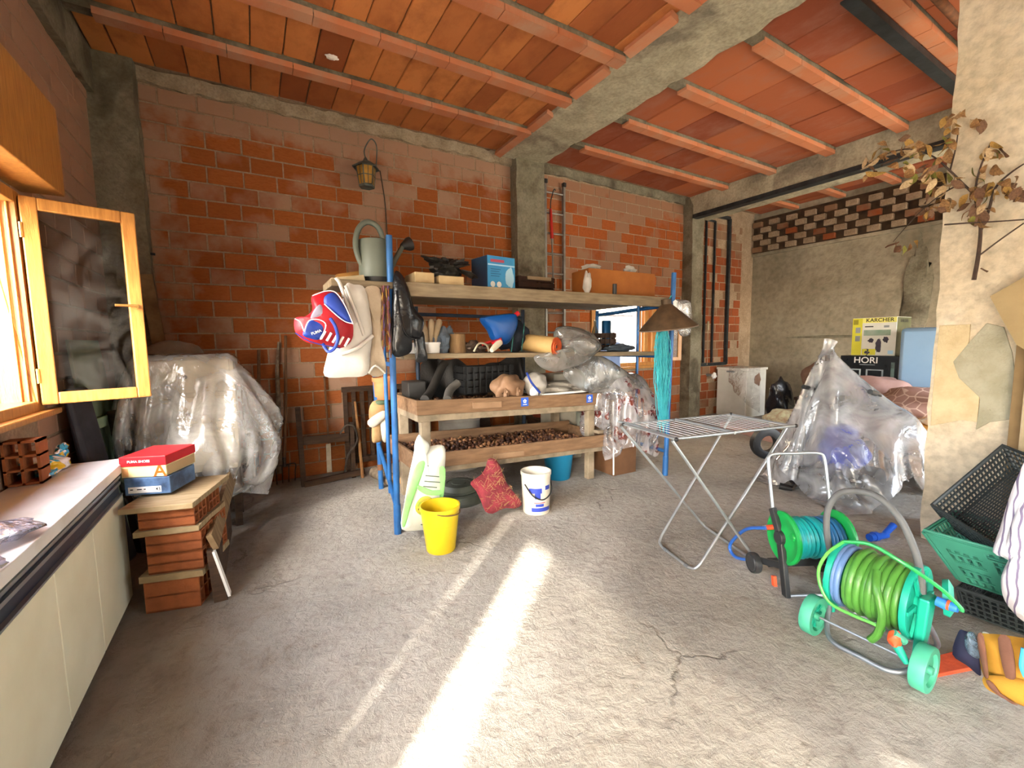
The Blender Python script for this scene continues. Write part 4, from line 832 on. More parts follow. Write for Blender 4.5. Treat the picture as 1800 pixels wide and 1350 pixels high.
# ------------------------------------------------------------------ drying bench with its two trays of nuts
m_bench = mat('bench wood', '84664a', '6c5139', 5, .8, bump=.3, bscale=14, stretch=(1, 6, 6)); m_pb = mat('paint spattered wood', '968771', '776a56', 9, .85, bump=.3, bscale=20)
t = thing('drying_bench', 'rough wooden bench with two shallow trays of nuts under the scaffold shelf', 'bench', (2.1, 3.9, 0))
m_lb = mat('lath brown', '94765a', '7d6249', 5, .8, bump=.2)
def zs(x, z): return z-.04*(x-1.18)
def bar(name, x0, x1, y0, y1, z0, z1, m=m_bench, lab=None):
    g = G().hexa([(x0, y0, zs(x0, z0)), (x1, y0, zs(x1, z0)), (x1, y1, zs(x1, z0)), (x0, y1, zs(x0, z0)), (x0, y0, zs(x0, z1)), (x1, y0, zs(x1, z1)), (x1, y1, zs(x1, z1)), (x0, y1, zs(x0, z1))]); return part(name, g, m, t, False, .004, lab)
tf = bar('tray_front', 1.16, 3.24, 3.53, 3.555, .893, 1.02); bar('tray_back', 1.16, 3.24, 4.26, 4.285, .893, 1.02); bar('tray_end', 1.16, 1.185, 3.555, 4.26, .893, 1.02); bar('tray_end', 3.215, 3.24, 3.555, 4.26, .893, 1.02)
bar('tray_floor', 1.185, 3.215, 3.555, 4.26, .893, .91); bar('rail', 1.17, 3.2, 3.545, 3.6, .833, .892, m_pb); bar('rail', 1.17, 3.2, 4.2, 4.26, .833, .892, m_pb); bar('rail', 1.17, 1.23, 3.6, 4.2, .833, .892, m_pb)
bar('repair_lath', 1.95-.27, 2.25-.27, 3.515, 3.53, .925, .985, m_lb)
tf2 = bar('tray_front', 1.08, 3.29, 3.43, 3.455, .45, .578); bar('tray_back', 1.08, 3.29, 4.16, 4.185, .45, .62); bar('tray_end', 1.08, 1.105, 3.455, 4.16, .45, .6); bar('tray_end', 3.265, 3.29, 3.455, 4.16, .45, .58); bar('tray_floor', 1.105, 3.265, 3.455, 4.16, .45, .467)
bar('repair_lath', 1.83, 2.16, 3.415, 3.43, .465, .515, m_lb)
for x, y in ((1.24, 3.575), (3.1, 3.575), (1.24, 4.2), (3.1, 4.2)): part('leg', G().box((x, y, zs(x, .833)/2), (.085, .07, zs(x, .833))), m_pb, t, False, .005)
bar('rail', 1.2, 3.2, 3.47, 3.53, .395, .449, m_pb); bar('rail', 1.2, 3.2, 4.1, 4.16, .395, .449, m_pb); bar('cap_block', 3.13, 3.325, 3.47, 3.58, .585, .62, m_pb)
m_stk = mat('blue sticker', '1f55c0', None, rough=.4)
for x in (2.2, 3.02):
    s_ = part('sticker', G().bb((x, 3.5285, zs(x, .92)), (x+.085, 3.5295, zs(x, 1.005))), m_stk, t, False, 0, 'blue sticker with a white flower emblem')
    g = G(); cz = zs(x, .97)
    for q in range(5): a = q*2*pi/5+.3; g.lathe([(0, .001), (.008, .001), (.008, 0)], (x+.0425+cos(a)*.013, 3.528, cz+sin(a)*.013), 8, (0, -1, 0))
    part('emblem', g, m_white, s_); part('print', G().bb((x+.02, 3.5278, zs(x, .934)), (x+.066, 3.5284, zs(x, .94))), m_white, s_, False)
def nuts(name, x0, x1, y0, y1, zf, n, hgt, seed):
    r_ = np.random.default_rng(seed); bm = bmesh.new(); bmesh.ops.create_icosphere(bm, subdivisions=1, radius=1); bm.verts.ensure_lookup_table()
    V0 = np.array([v.co[:] for v in bm.verts]); F0 = np.array([[v.index for v in f.verts] for f in bm.faces]); bm.free()
    xy = r_.uniform((x0, y0), (x1, y1), (n, 2)); lay = r_.uniform(0, 1, n); sz = r_.uniform(.016, .023, n)
    z = np.array([zs(a, zf) for a in xy[:, 0]]) + .014 + lay*hgt; sc = r_.uniform(.75, 1.1, (n, 3)); g = G(); g.v = []; 
    V = (V0[None]*sc[:, None]*sz[:, None, None] + np.concatenate([xy, z[:, None]], 1)[:, None]).reshape(-1, 3); F = (F0[None]+np.arange(n)[:, None, None]*len(V0)).reshape(-1, 3)
    me = bpy.data.meshes.new(name); me.from_pydata((V-np.array(t.location)).tolist(), [], F.tolist())
    for q in m_nuts: me.materials.append(q)
    me.polygons.foreach_set('material_index', np.repeat(r_.integers(0, 4, n), len(F0)).tolist()); me.polygons.foreach_set('use_smooth', [True]*len(me.polygons))
    o = bpy.data.objects.new(name, me); LINK(o); o.parent = t; o['kind'] = 'stuff'; return o
m_nuts = [mat('nut %d' % i, c, None, rough=.5) for i, c in enumerate(('4a2c1c', '6b452c', '38211a', '8a6240'))]
nuts('chestnuts', 1.2, 2.35, 3.57, 4.24, .911, 900, .04, 1); nuts('chestnuts', 1.12, 3.0, 3.47, 4.14, .468, 2100, .06, 2)
# ------------------------------------------------------------------ things on the middle shelf (ZM falls slightly to the right)
def ZM(x): return 1.425-.05*(x-1)/2.84
YM = 3.45
def mid(px, y=YM): return at(px, 610, Y=y)[0]
x = mid(757); t = thing('white_pot', 'small white pot holding folded beige gloves on the middle shelf', 'pot', (x, YM, ZM(x)))
part('pot_body', G().lathe([(0, 0), (.072, 0), (.08, .075), (.084, .075), (.084, .09), (.07, .09), (.065, .01), (0, .01)], (x, YM, ZM(x)), 20), m_white, t)
t = thing('beige_gloves', 'folded beige work gloves standing in the white pot', 'gloves', (x, YM, ZM(x)+.08)); m_bei = mat('beige suede', 'a08c70', '85725a', 9, .85, bump=.3)
for i, (dx, a) in enumerate(((-.035, -.25), (0, .05), (.035, .2))):
    p = Vector((x+dx, YM, ZM(x)+.08)); part('glove', G().tube(spline([p, p+Vector((dx*.4, -.01, .09)), p+Vector((dx*.6+sin(a)*.12, -.02, .2))], 4), [.022]*4+[.028]*4+[.012], 10), m_bei, t)
single('white_tub', 'white tub half hidden behind the black bag on the middle shelf', 'tub', G().lathe([(0, 0), (.07, 0), (.078, .085), (.07, .085), (.062, .01), (0, .01)], (mid(724), YM, ZM(mid(724))), 18), m_white)
x = mid(802); single('wood_log', 'round brown log end standing on the middle shelf', 'log', G().cyl((x, YM-.02, ZM(x)), (x, YM-.02, ZM(x)+.16), .075, .07, 14), mat('log wood', '7d6240', '664c30', 8, .8, bump=.3, stretch=(6, 6, 1)))
x = mid(783); single('grey_rag', 'grey blue rag lying over the log on the middle shelf', 'rag', G().blob((x, YM+.03, ZM(x)+.1), (.1, .09, .09), 14, .3, 41), mat('grey rag', '5f6b78', '48505a', 8, .85, bump=.4))
x = mid(833); t = thing('garden_shears', 'tangle of old garden tools with a red handle on the middle shelf', 'tools', (x, YM, ZM(x)))
part('blades', G().blob((x, YM, ZM(x)+.05), (.12, .07, .05), 14, .35, 42), mat('brown tool metal', '57463a', '3d3129', 12, .6, .4, .3), t); part('handle', G().cyl((x+.05, YM-.06, ZM(x)+.07), (x+.16, YM-.05, ZM(x)+.1), .014, n=8), mat('red plastic', 'a82018'), t); part('hook', G().tube(spline([(x-.04, YM-.08, ZM(x)+.012), (x, YM-.1, ZM(x)+.08), (x+.07, YM-.1, ZM(x)+.07), (x+.1, YM-.09, ZM(x)+.012)], 4), .009, 7), mat('pale tool metal', 'a39782', None, rough=.5, metal=.4), t)
# blue jerrycan lying on its side, spout down
JB = mat('blue jerrycan plastic', '0f478c', '0c3c78', 4, .35)
c0 = at(876, 583, Y=3.5); t = thing('jerrycan', 'blue plastic jerrycan with red caps and a pale spout tipped over on the middle shelf', 'jerrycan', (c0[0], 3.5, ZM(c0[0])))
g = G(); pillow(g, outline_px([(843, 562), (850, 556), (875, 553), (902, 551), (909, 560), (908, 575), (898, 598), (886, 606), (866, 600), (856, 580)], 3, Y=3.42), (-.1, -1, .1), .09, 7, .004, 3, flat=.3); part('can_body', g, JB, t)
part('screw_cap', G().cyl(Wp(872, 597, Y=3.36), Wp(876, 607, Y=3.36), .05, .046, 16), mat('red cap', 'b01822', None, rough=.35), t); part('spout', G().tube([Wp(878, 602, Y=3.33), Wp(871, 609, Y=3.29), Wp(864, 616, Y=3.25)], [.03, .028, .018], 12), mat('pale spout', 'cfc6ae', None, rough=.4), t)
part('screw_cap', G().cyl(Wp(904, 556, Y=3.42), Wp(911, 550, Y=3.42), .022, n=12), mat('red cap', 'b01822'), t)
x = mid(922); t = thing('dark_bundle', 'dark navy cloth bundle tied with green string on the middle shelf', 'bundle', (x, 3.62, ZM(x))); part('cloth', G().blob((x, 3.62, ZM(x)+.14), (.15, .12, .145), 18, .14, 44, ZM(x)+.002), mat('navy cloth', '171f2c', '10151d', 7, .8, bump=.4), t)
for q in (-.09, .02): part('string', G().tube(spline([(x+q-.03, 3.49, ZM(x)+.01), (x+q-.02, 3.48, ZM(x)+.12), (x+q+.01, 3.5, ZM(x)+.25), (x+q+.05, 3.56, ZM(x)+.28)], 5), .005, 6), mat('green string', '2c6f6a', None, rough=.6), t)
x = mid(976); t = thing('orange_roll', 'roll of orange sheet with a cream outside on the middle shelf', 'roll', (x, 3.4, ZM(x)-.0)); c = Wp(978, 609, Y=3.24); d_ = Vector((-.35, .93, .12)).normalized()
part('roll_body', G().cyl(c+d_*.003, c+d_*.5, .085, .08, 24), mat('cream roll', 'b0925e', '9c7e4c', 5, .6), t)
part('spiral_end', G().tube([c-d_*.004+Vector((cos(a)*.93, cos(a)*.35, 0))*(.016+.065*a/15)+Vector((0, 0, sin(a)*(.016+.065*a/15))) for a in np.linspace(0, 15, 70)], .0085, 7), mat('orange foam', 'b84e20', 'a34218', 6, .6), t)
part('roll_core', G().cyl(c-d_*.001, c+d_*.01, .02, n=12), mat('black print', '17171a'), t); part('orange_face', G().cyl(c+d_*.0025, c-d_*.0005, .083, n=24), mat('orange foam', 'cf5a24'), t)
x0 = at(1003, 590, Y=3.75)[0]; x1 = at(1078, 590, Y=3.75)[0]
t = crate('wooden_crate', 'dark brown slatted crate on the middle shelf before the back window', x0, x1, 3.7, 4.05, ZM(x0)+.005, .2, m_dkb, 3)
for i in range(9): q = x0+.03+i*(x1-x0-.06)/8; part('crate_bar', G().bb((q-.006, 3.69, ZM(x0)+.02), (q+.006, 3.699, ZM(x0)+.19)), m_dkb, t, False)
x = at(1066, 560, Y=3.86)[0]; single('blue_can', 'dark blue tin can standing in the slatted crate before the back window', 'can', G().lathe([(0, 0), (.055, 0), (.055, .32), (.05, .33), (0, .33)], (x, 3.86, ZM(x0)+.02), 18), mat('dark blue tin', '14466e', None, rough=.3, metal=.4))
x = at(1046, 560, Y=3.86)[0]; single('glass_bottle', 'clear glass bottle in the slatted crate beside the blue can', 'bottle', G().lathe([(0, 0), (.035, 0), (.036, .2), (.014, .27), (.014, .33), (0, .33)], (x, 3.86, ZM(x0)+.02), 16), glass_mat('bottle glass', 'c8d4d0', .9, .2))
x = at(1088, 608, Y=3.6)[0]; single('grey_rag', 'grey rag lying on the right end of the middle shelf by the window view', 'rag', G().blob((x, 3.6, ZM(x)+.035), (.2, .09, .04), 14, .2, 47, ZM(x)), mat('grey rag', '5f6b78'))
# ------------------------------------------------------------------ things on and under the bench
m_brbag = mat('brown paper bag', '96745a', '7c5c42', 6, .6, bump=.5, bscale=14)
c = at(897, 682, Y=3.66); t = thing('paper_bag', 'crumpled brown bag with dark print on the upper nut tray', 'bag', (c[0], 3.68, .955)); g = G().blob((c[0], 3.7, 1.06), (.17, .11, .125), 24, .2, 151, .965); part('bag_body', g, m_brbag, t)
for q in ((-.08, .05), (.06, .02)): part('bag_ear', G().blob((c[0]+q[0], 3.6, 1.0), (.03, .02, .05), 10, .3, 52), m_brbag, t)
for q in (-.1, -.06, -.02): part('print', G().blob((c[0]+q, 3.612+abs(q)*.3, 1.06), (.014, .006, .045), 8, .3, 53), m_black, t)
c = at(945, 668, Y=3.66); t = thing('white_hood', 'white padded hood with a blue band on the upper nut tray', 'hood', (c[0], 3.66, .94)); part('hood_body', G().blob((c[0]+.01, 3.72, 1.07), (.13, .11, .12), 18, .08, 54, .945, (0, .4, 0)), mat('grey white cloth', 'b9b4ac', 'a29c94', 6, .8, bump=.3), t); part('blue_band', G().tube(spline([Wp(926, 655, Y=3.61), Wp(934, 672, Y=3.57), Wp(949, 690, Y=3.58)], 5), .011, 8), m_dbl, t)
part('white_lining', G().blob((c[0]-.07, 3.62, 1.0), (.05, .03, .06), 12, .1, 55), m_white, t)
t = thing('white_tray', 'grey sheet lying in a thin white tray on the right of the upper nut tray', 'tray', tuple(Wp(1000, 690, Y=3.7)))
zt_ = zs(2.9, 1.022); part('tray_rim', G().bb((2.5, 3.6, zt_), (3.18, 3.62, zt_+.02)).bb((2.5, 4.0, zt_), (3.18, 4.02, zt_+.02)).bb((2.5, 3.62, zt_), (2.52, 4.0, zt_+.02)).bb((3.16, 3.62, zt_), (3.18, 4.0, zt_+.02)).bb((2.52, 3.62, zt_), (3.16, 4.0, zt_+.006)), m_white, t, False)
part('grey_sheet', G().blob((2.84, 3.8, zt_+.05), (.3, .16, .07), 18, .14, 56, zt_+.008), mat('grey paper', '9c968c', '878076', 5, .8, bump=.3), t)
t = thing('rubber_hose', 'thick dark rubber hose lying across the back of the upper nut tray', 'hose', (1.6, 4.1, .95)); part('hose_body', G().tube(spline([(1.3, 3.72, 1.0), (1.42, 3.9, 1.04), (1.55, 4.05, 1.16), (1.63, 4.12, 1.26), (1.68, 4.15, 1.3)], 6), .042, 12), mat('dark rubber', '2b2825', '3a3632', 6, .6), t); part('hose_end', G().tube(spline([(1.5, 3.68, .99), (1.58, 3.8, 1.06), (1.68, 3.84, 1.12)], 5), .04, 12), mat('grey rubber', '57534e', None, rough=.6), t)
t = crate('black_crate', 'black plastic crate on the upper tray behind the brown bag', 1.78, 2.36, 3.92, 4.18, .99, .28, m_blk, 4)
for i in range(8): part('crate_bar', G().bb((1.8+i*.07, 3.885, 1.0), (1.815+i*.07, 3.898, 1.26)), m_blk, t, False)
single('dark_toolbox', 'dark toolbox on the upper tray left of the rubber hose', 'toolbox', G().bb((1.24, 4.0, .925), (1.42, 4.22, 1.14)), mat('dark grey steel', '2e2c2a', '24221f', 6, .5), bevel=.01, smooth=False)
single('black_tarpaulin', 'dark crumpled tarpaulin standing at the back of the upper nut tray', 'tarpaulin', G().grid([[(1.45+1.25*u, 4.235+.02*sin(u*31+v*3)+.02*sin(u*13), .93+(.36+.07*sin(u*9)+.03*sin(u*23))*v) for v in np.linspace(0, 1, 12)] for u in np.linspace(0, 1, 50)]), mat('dark tarp', '221f1d', '171513', 6, .6, bump=.4), smooth='all')
single('wooden_board', 'dark wooden board standing on the floor behind the drying bench', 'panel', G().hexa([(2.22, 4.95, 0), (2.66, 4.95, 0), (2.66, 4.98, 0), (2.22, 4.98, 0), (2.22, 5.15, .98), (2.66, 5.15, .98), (2.66, 5.18, .98), (2.22, 5.18, .98)]), m_darkwood, smooth=False)
# behind and below the bench
def drum(name, label, x, y, r, h, m, z=0, cat='drum'):
    t = thing(name, label, cat, (x, y, z)); part('body', G().lathe([(0, 0), (r*.95, 0), (r, .03), (r, h*.33), (r*1.03, h*.35), (r, h*.37), (r, h*.66), (r*1.03, h*.68), (r, h*.7), (r, h-.02), (r*.93, h), (r*.9, h-.03), (0, h-.03)], (x, y, z), 26), m, t); return t
drum('grey_drum', 'grey white drum standing behind the drying bench', at(812, 750, Y=4.72)[0], 4.8, .25, .86, mat('grey white enamel', 'a8a49b', '928d83', 5, .5))
for px_, lb, m in ((952, 'dark red clay pot behind the bench, left of its rear leg', '7d3320'), (978, 'rust red ball shaped pot behind the bench rear leg', '8f3d22')):
    x = at(px_, 735, Y=4.75)[0]; single('clay_pot', lb, 'pot', G().lathe([(0, 0), (.1, 0), (.15, .12), (.14, .24), (.1, .28), (.09, .27), (0, .26)], (x, 4.78, .5), 18), mat('pot '+m, m, None, rough=.6))
single('low_stool', 'low dark stool carrying the red pots behind the bench', 'stool', G().bb((at(938, 760, Y=4.7)[0], 4.6, .46), (at(998, 760, Y=4.7)[0], 4.95, .498)).bb((at(942, 760, Y=4.7)[0], 4.62, 0), (at(947, 760, Y=4.7)[0], 4.9, .46)).bb((at(988, 760, Y=4.7)[0], 4.62, 0), (at(994, 760, Y=4.7)[0], 4.9, .46)), m_darkwood, smooth=False)
single('white_cabinet', 'plain off white cabinet standing behind the right end of the bench', 'cabinet', G().bb((3.16, 4.3, 0), (3.6, 4.6, 1.1)), mat('off white enamel', 'b9b5a6', 'a39f90', 4, .5), bevel=.01, smooth=False)
c = at(1020, 765, Y=4.0); single('grey_jar', 'grey green jar lying at the right end of the lower nut tray', 'jar', G().lathe([(0, 0), (.07, 0), (.085, .05), (.08, .16), (.04, .18), (0, .18)], (c[0], 3.95, .505), 16), mat('grey jar', '7c8078', None, rough=.4))
m_gb = mat('grey green plastic', '7f8a82', '707b73', 4, .5)
for i, (cx, cy, z0, r, lb) in enumerate(((1.62, 3.78, 0, .26, 'lower grey green basin upside down on the floor under the bench'), (1.66, 3.84, .07, .2, 'upper grey green basin upside down on the lower one under the bench'))):
    single('plastic_basin', lb, 'basin', G().lathe([(r, 0), (r*1.02, .012), (r*.92, .02), (r*.82, .068), (r*.6, .07), (r*.58, .064), (r*.35, .064), (r*.33, .07), (0, .07)], (cx, cy, z0), 30), m_gb, 'basins under the bench')
single('split_log', 'pale split log lying on the floor behind the left scaffold frame', 'log', G().cyl((1.3, 4.35, .08), (1.62, 4.95, .08), .08, .075, 12), mat('split wood', 'c29a66', 'a67c4a', 7, .8, bump=.3), 'firewood')
single('split_log', 'brown bark log on the floor nearest the left rear bench leg', 'log', G().cyl((1.2, 4.45, .07), (1.1, 4.9, .07), .07, .065, 12), mat('grey bark', '8c7e6a'), 'firewood')
# ------------------------------------------------------------------ on the floor in front
def px_plane(px, py, P0, n):
    v = Vector(AX.T @ np.array([(px-900)/FPX, -(py-675)/FPX, 1.])); e = Vector(EYE); n = Vector(n); return e + v*((Vector(P0)-e).dot(n)/v.dot(n))
m_sack = mat('white woven sack', 'e4e6de', 'd2d6cb', 5, .6, bump=.35, bscale=18); m_sg = mat('green sack print', '7cc86a', '9ad688', 6, .6)
t = thing('garden_sack', 'white and green printed garden sack slumped against the scaffold post', 'sack', (1.1, 3.12, 0))
YS = 3.12
def spad(name, pts, m, d, y, wr, seed, n=(0, -1, .08)):
    g = G(); pillow(g, outline_px(pts, 3, Y=y), n, d, 9, wr, seed); return part(name, g, m, t)
spad('sack_body', [(740, 768), (748, 785), (770, 782), (783, 790), (780, 840), (776, 900), (774, 927), (740, 932), (706, 930), (710, 890), (717, 845), (726, 805), (732, 775)], m_sack, .1, YS+.05, .03, 61)
spad('sack_top', [(736, 764), (745, 772), (755, 782), (750, 800), (735, 800), (728, 785)], m_sack, .03, YS-.0, .015, 62)
spad('green_print', [(736, 812), (748, 814), (736, 850), (722, 890), (712, 925), (706, 920), (712, 880), (724, 835)], m_sg, .012, YS-.035, .006, 63)
spad('green_print', [(772, 822), (783, 825), (780, 870), (774, 880), (772, 850)], m_sg, .01, YS-.03, .006, 64)
spad('green_print', [(736, 853), (760, 862), (774, 862), (774, 870), (750, 870), (734, 860)], m_sg, .008, YS-.055, .004, 65)
spad('plant_print', [(738, 876), (752, 872), (762, 880), (764, 900), (750, 908), (734, 902), (730, 890)], mat('leaf print', '7fa23c', 'c9a83a', 22, .6), .008, YS-.06, .004, 66)
for i, (a, b, y) in enumerate(((752, 753, 818), (748, 772, 836), (746, 774, 846), (744, 768, 855), (740, 756, 922))): part('print', G().tube([Wp(a, y, Y=YS-.075), Wp(b, y+2, Y=YS-.075)], .004, 5), mat('dim print', '5a6a58', None), t)
def bucket(name, label, cx, cy, r0, r1, h, m, wall=.004, rim=.006, inner=None):
    t = thing(name, label, 'bucket', (cx, cy, 0)); part('bucket_body', G().lathe([(0, 0), (r0-.004, 0), (r0, .006), (r1, h-.03), (r1+rim, h-.028), (r1+rim, h), (r1-wall, h), (r1-wall-.002, h-.03), (r0-wall, .012), (0, .01)], (cx, cy, 0), 34), m, t); return t
m_yel = mat('yellow plastic', 'd2b51c', 'c2a616', 3, .35); m_wire = mat('rusty wire', '8a6a45', '5d4a38', 20, .5, .6)
t = bucket('yellow_bucket', 'yellow plastic bucket with a wire handle on the concrete floor', 1.1, 2.9, .105, .14, .335, m_yel)
part('wire_handle', G().tube(spline([(1.1-.14, 2.9+.06, .31), (1.02, 2.79, .315), (1.1, 2.748, .3), (1.2, 2.78, .29), (1.24, 2.89, .31)], 6), .0045, 6), m_wire, t); part('handle_lug', G().blob((1.235, 2.88, .31), (.012, .012, .012), 8, 0), m_yel, t)
part('wave_band', G().lathe([(.1175, .2), (.1285, .203), (.1287, .21), (.118, .213)], (1.1, 2.9, 0), 34), m_yel, t)
m_wb = mat('stained white plastic', 'ddd8ca', 'c7bfac', 5, .4)
t = bucket('paint_bucket', 'stained white paint bucket with blue printed bands on the floor', 2.09, 3.12, .118, .13, .37, m_wb)
def curved(name, z0, z1, a0, a1, r, m, c=(2.09, 3.12)):
    g = G(); A = np.linspace(a0, a1, 12); part(name, g.grid([[(c[0]+(r+.0012)*cos(a), c[1]+(r+.0012)*sin(a), z) for z in (z0, z1)] for a in A]), m, t)
m_bp = mat('blue band print', '2b3f9e', None, rough=.45)
curved('print_band', .2, .245, -2.65, -1.75, .127, m_bp); curved('print_band', .225, .262, -1.5, -1.05, .128, m_bp); curved('print_band', .035, .07, -2.5, -1.0, .1215, m_bp); curved('print_band', .11, .118, -2.3, -1.5, .123, mat('red print', 'b0455a')); curved('print', .15, .2, -2.25, -1.85, .1255, m_bp); curved('print', .08, .105, -2.2, -1.6, .1225, m_bp)
part('handle', G().tube(spline([(2.09-.13, 3.1, .27), (1.98, 3.0, .19), (2.07, 2.975, .15), (2.17, 3.0, .2), (2.215, 3.08, .3)], 6), .006, 7), m_blk, t)
m_cyan = mat('blue bucket plastic', '1a7ca6', '156c92', 3, .35)
t = bucket('blue_bucket', 'blue plastic bucket on the floor under the right end of the bench', 2.83, 3.78, .13, .165, .3, m_cyan); part('spout_lip', G().blob((2.96, 3.66, .28), (.03, .03, .015), 8, .1), m_cyan, t); part('rag_inside', G().blob((2.83, 3.78, .22), (.12, .12, .06), 12, .2, 68), m_bxd, t)
m_rs = mat('red straw', '8c333d', '6c252d', 9, .9, bump=.9, bscale=30, lo=.4, hi=.6); m_st = mat('tan straw', '9c7550', None, rough=.9)
t = thing('red_cushion', 'ragged red straw filled cushion tilted on the floor before the bench', 'cushion', (1.7, 3.15, 0))
RP = [px_plane(a, b, (1.7, 3.2, .25), (0, -1, .25)) for a, b in ((858, 807), (868, 806), (877, 815), (885, 838), (897, 858), (914, 878), (917, 888), (905, 894), (890, 893), (878, 897), (866, 903), (853, 899), (845, 880), (836, 862), (827, 851), (831, 844), (846, 834), (854, 820))]
g = G(); pillow(g, spline(RP, 2, True), (-.1, -1, .3), .06, 9, .03, 71, flat=.35); part('cushion_body', g, m_rs, t)
g = G(); q = random.Random(5); cR = sum(RP, Vector((0, 0, 0)))/len(RP)
for i in range(130):
    a = RP[i % len(RP)].lerp(cR, q.uniform(.0, .8)); a = a+Vector((0, -.012-.05*min(1, (a-RP[i % len(RP)]).length/.06), .015)); d_ = Vector((q.uniform(-.03, .03), q.uniform(-.006, .006), q.uniform(-.03, .03)))
    g.tube([a-d_, a+Vector((0, -.006, .002)), a+d_], .0016, 4)
part('loose_straw', g, m_st, t, stuff=True)
# carton with the red printed plastic, and the milky sheet over the bench end
t = thing('brown_carton', 'worn brown carton on the floor at the right end of the bench', 'carton', (3.56, 3.6, 0)); part('box_body', G().hexa([(3.36, 3.47, 0), (3.7, 3.46, 0), (3.72, 3.86, 0), (3.38, 3.87, 0), (3.34, 3.46, .86), (3.7, 3.45, .86), (3.72, 3.86, .86), (3.36, 3.87, .86)]), mat('brown carton', '6a4a30', '573b25', 5, .7), t, False, .006); part('white_edge', G().beam((3.355, 3.462, .02), (3.338, 3.455, .84), .012, .012), m_white, t, False)
f_ = sd_union(sd_box((3.535, 3.66, .43), (.2, .22, .44)), sd_ball((3.74, 3.47, .68), .22), sd_ball((3.42, 3.55, .95), .22), sd_ball((3.72, 3.58, .92), .2), sd_ball((3.45, 3.42, .6), .16), sd_floor())
Sx = sheet((3.56, 3.6, 1.2), (1.75, -.15, 0), (.15, 2.05, 0), 54, 58); r2 = np.hypot(Sx[..., 0]-3.45, Sx[..., 1]-3.6); Sx[..., 2] = 1.17-.15*r2
HM = np.ones((54, 58)); HM[:7] = HM[-7:] = .6; HM[:, :7] = HM[:, -7:] = .6
Xs = cloth(Sx, f_, r2 < .16, steps=230, thick=.012, hem=HM)
k = N('red printed film'); m_rp = film('printed film', 'ece9ec', .34, .45, .14, 7); nt_ = m_rp.node_tree
v = nt_.nodes.new('ShaderNodeTexVoronoi'); v.inputs['Scale'].default_value = 6.5; n_ = nt_.nodes.new('ShaderNodeTexNoise'); n_.inputs['Scale'].default_value = 30; n_.inputs['Detail'].default_value = 4; tc_ = nt_.nodes.new('ShaderNodeTexCoord')
nt_.links.new(tc_.outputs['Object'], v.inputs['Vector']); nt_.links.new(tc_.outputs['Object'], n_.inputs['Vector'])
ma = nt_.nodes.new('ShaderNodeMath'); ma.operation = 'LESS_THAN'; ma.inputs[1].default_value = .35; nt_.links.new(v.outputs['Distance'], ma.inputs[0]); mb = nt_.nodes.new('ShaderNodeMath'); mb.operation = 'GREATER_THAN'; mb.inputs[1].default_value = .47; nt_.links.new(n_.outputs['Fac'], mb.inputs[0]); mc = nt_.nodes.new('ShaderNodeMath'); mc.operation = 'MULTIPLY'; nt_.links.new(ma.outputs[0], mc.inputs[0]); nt_.links.new(mb.outputs[0], mc.inputs[1])
mx = nt_.nodes.new('ShaderNodeMix'); mx.data_type = 'RGBA'; mx.inputs[6].default_value = lin('ece9ec'); mx.inputs[7].default_value = lin('b8101f'); nt_.links.new(mc.outputs[0], mx.inputs[0])
for nd in nt_.nodes:
    if nd.type in ('BSDF_DIFFUSE', 'BSDF_TRANSLUCENT'): nt_.links.new(mx.outputs[2], nd.inputs[0])
single('printed_plastic', 'clear plastic with red print draped over the brown carton', 'plastic sheet', G().grid(Xs), m_rp, smooth='all')
m_gfilm = film('grey film', 'c4c2be', .36, .3, .16, 5)
t = thing('grey_plastic_sheet', 'puffed grey plastic sheet on the middle shelf right of the orange roll', 'plastic sheet', (2.9, 3.3, 1.2))
for nm, pts, d, y, sd in (('sheet', [(975, 582), (990, 573), (1025, 578), (1048, 592), (1058, 612), (1048, 622), (1030, 636), (1002, 648), (975, 654), (950, 645), (938, 628), (955, 622), (985, 620)], .1, 3.3, 131), ('fold', [(1000, 600), (1030, 590), (1055, 605), (1046, 620), (1020, 625)], .05, 3.2, 132)):
    g = G(); pillow(g, outline_px(pts, 3, Y=y), (.1, -1, .3), d, 10, .03, sd); part(nm, g, m_gfilm, t, smooth='all')
t = thing('milky_plastic_sheet', 'milky plastic sheet sloping from the middle shelf down to the red printed plastic', 'plastic sheet', (3.1, 3.4, 1.05))
g = G(); pillow(g, outline_px([(990, 650), (1035, 625), (1062, 628), (1095, 650), (1130, 676), (1100, 690), (1060, 690), (1035, 690), (1005, 676)], 3, Y=3.45), (.2, -1, .5), .07, 10, .03, 133); part('sheet', g, m_gfilm, t, smooth='all')
# hopper, net and clear bag on the right frame
m_hop = mat('brown sheet metal', '5d4a36', '453626', 8, .6, .3, .2)
a, b, c = Wp(1171, 531, Y=3.08), Wp(1140, 569, Y=3.08), Wp(1206, 584, Y=3.08); ctr = (b+c)/2; ax_ = (a-ctr).normalized(); R_ = (c-b).length/2
t = thing('metal_hopper', 'brown sheet metal funnel hanging mouth down on the right scaffold post', 'funnel', tuple(ctr)); H_ = (a-ctr).length
part('cone', G().lathe([(R_, 0), (R_*.98, .01), (.05, H_*.92), (.045, H_*.92), (R_*.95, 0)], ctr, 26, ax_), m_hop, t); part('spout', G().lathe([(.05, H_*.9), (.05, H_+.03), (.04, H_+.03), (.04, H_*.9)], ctr, 16, ax_), m_hop, t); part('bright_rim', G().lathe([(R_, -.006), (R_+.006, 0), (R_, .006)], ctr, 30, ax_), mat('bare metal', '9c8d80', None, rough=.4, metal=.6), t)
t = thing('turquoise_net', 'turquoise nylon net hanging in a long hank by the right scaffold post', 'net', tuple(Wp(1168, 760, Y=3.14)))
q = random.Random(3); m_net = mat('turquoise nylon', '2f9fae', '46b6bf', 9, .5); g = G()
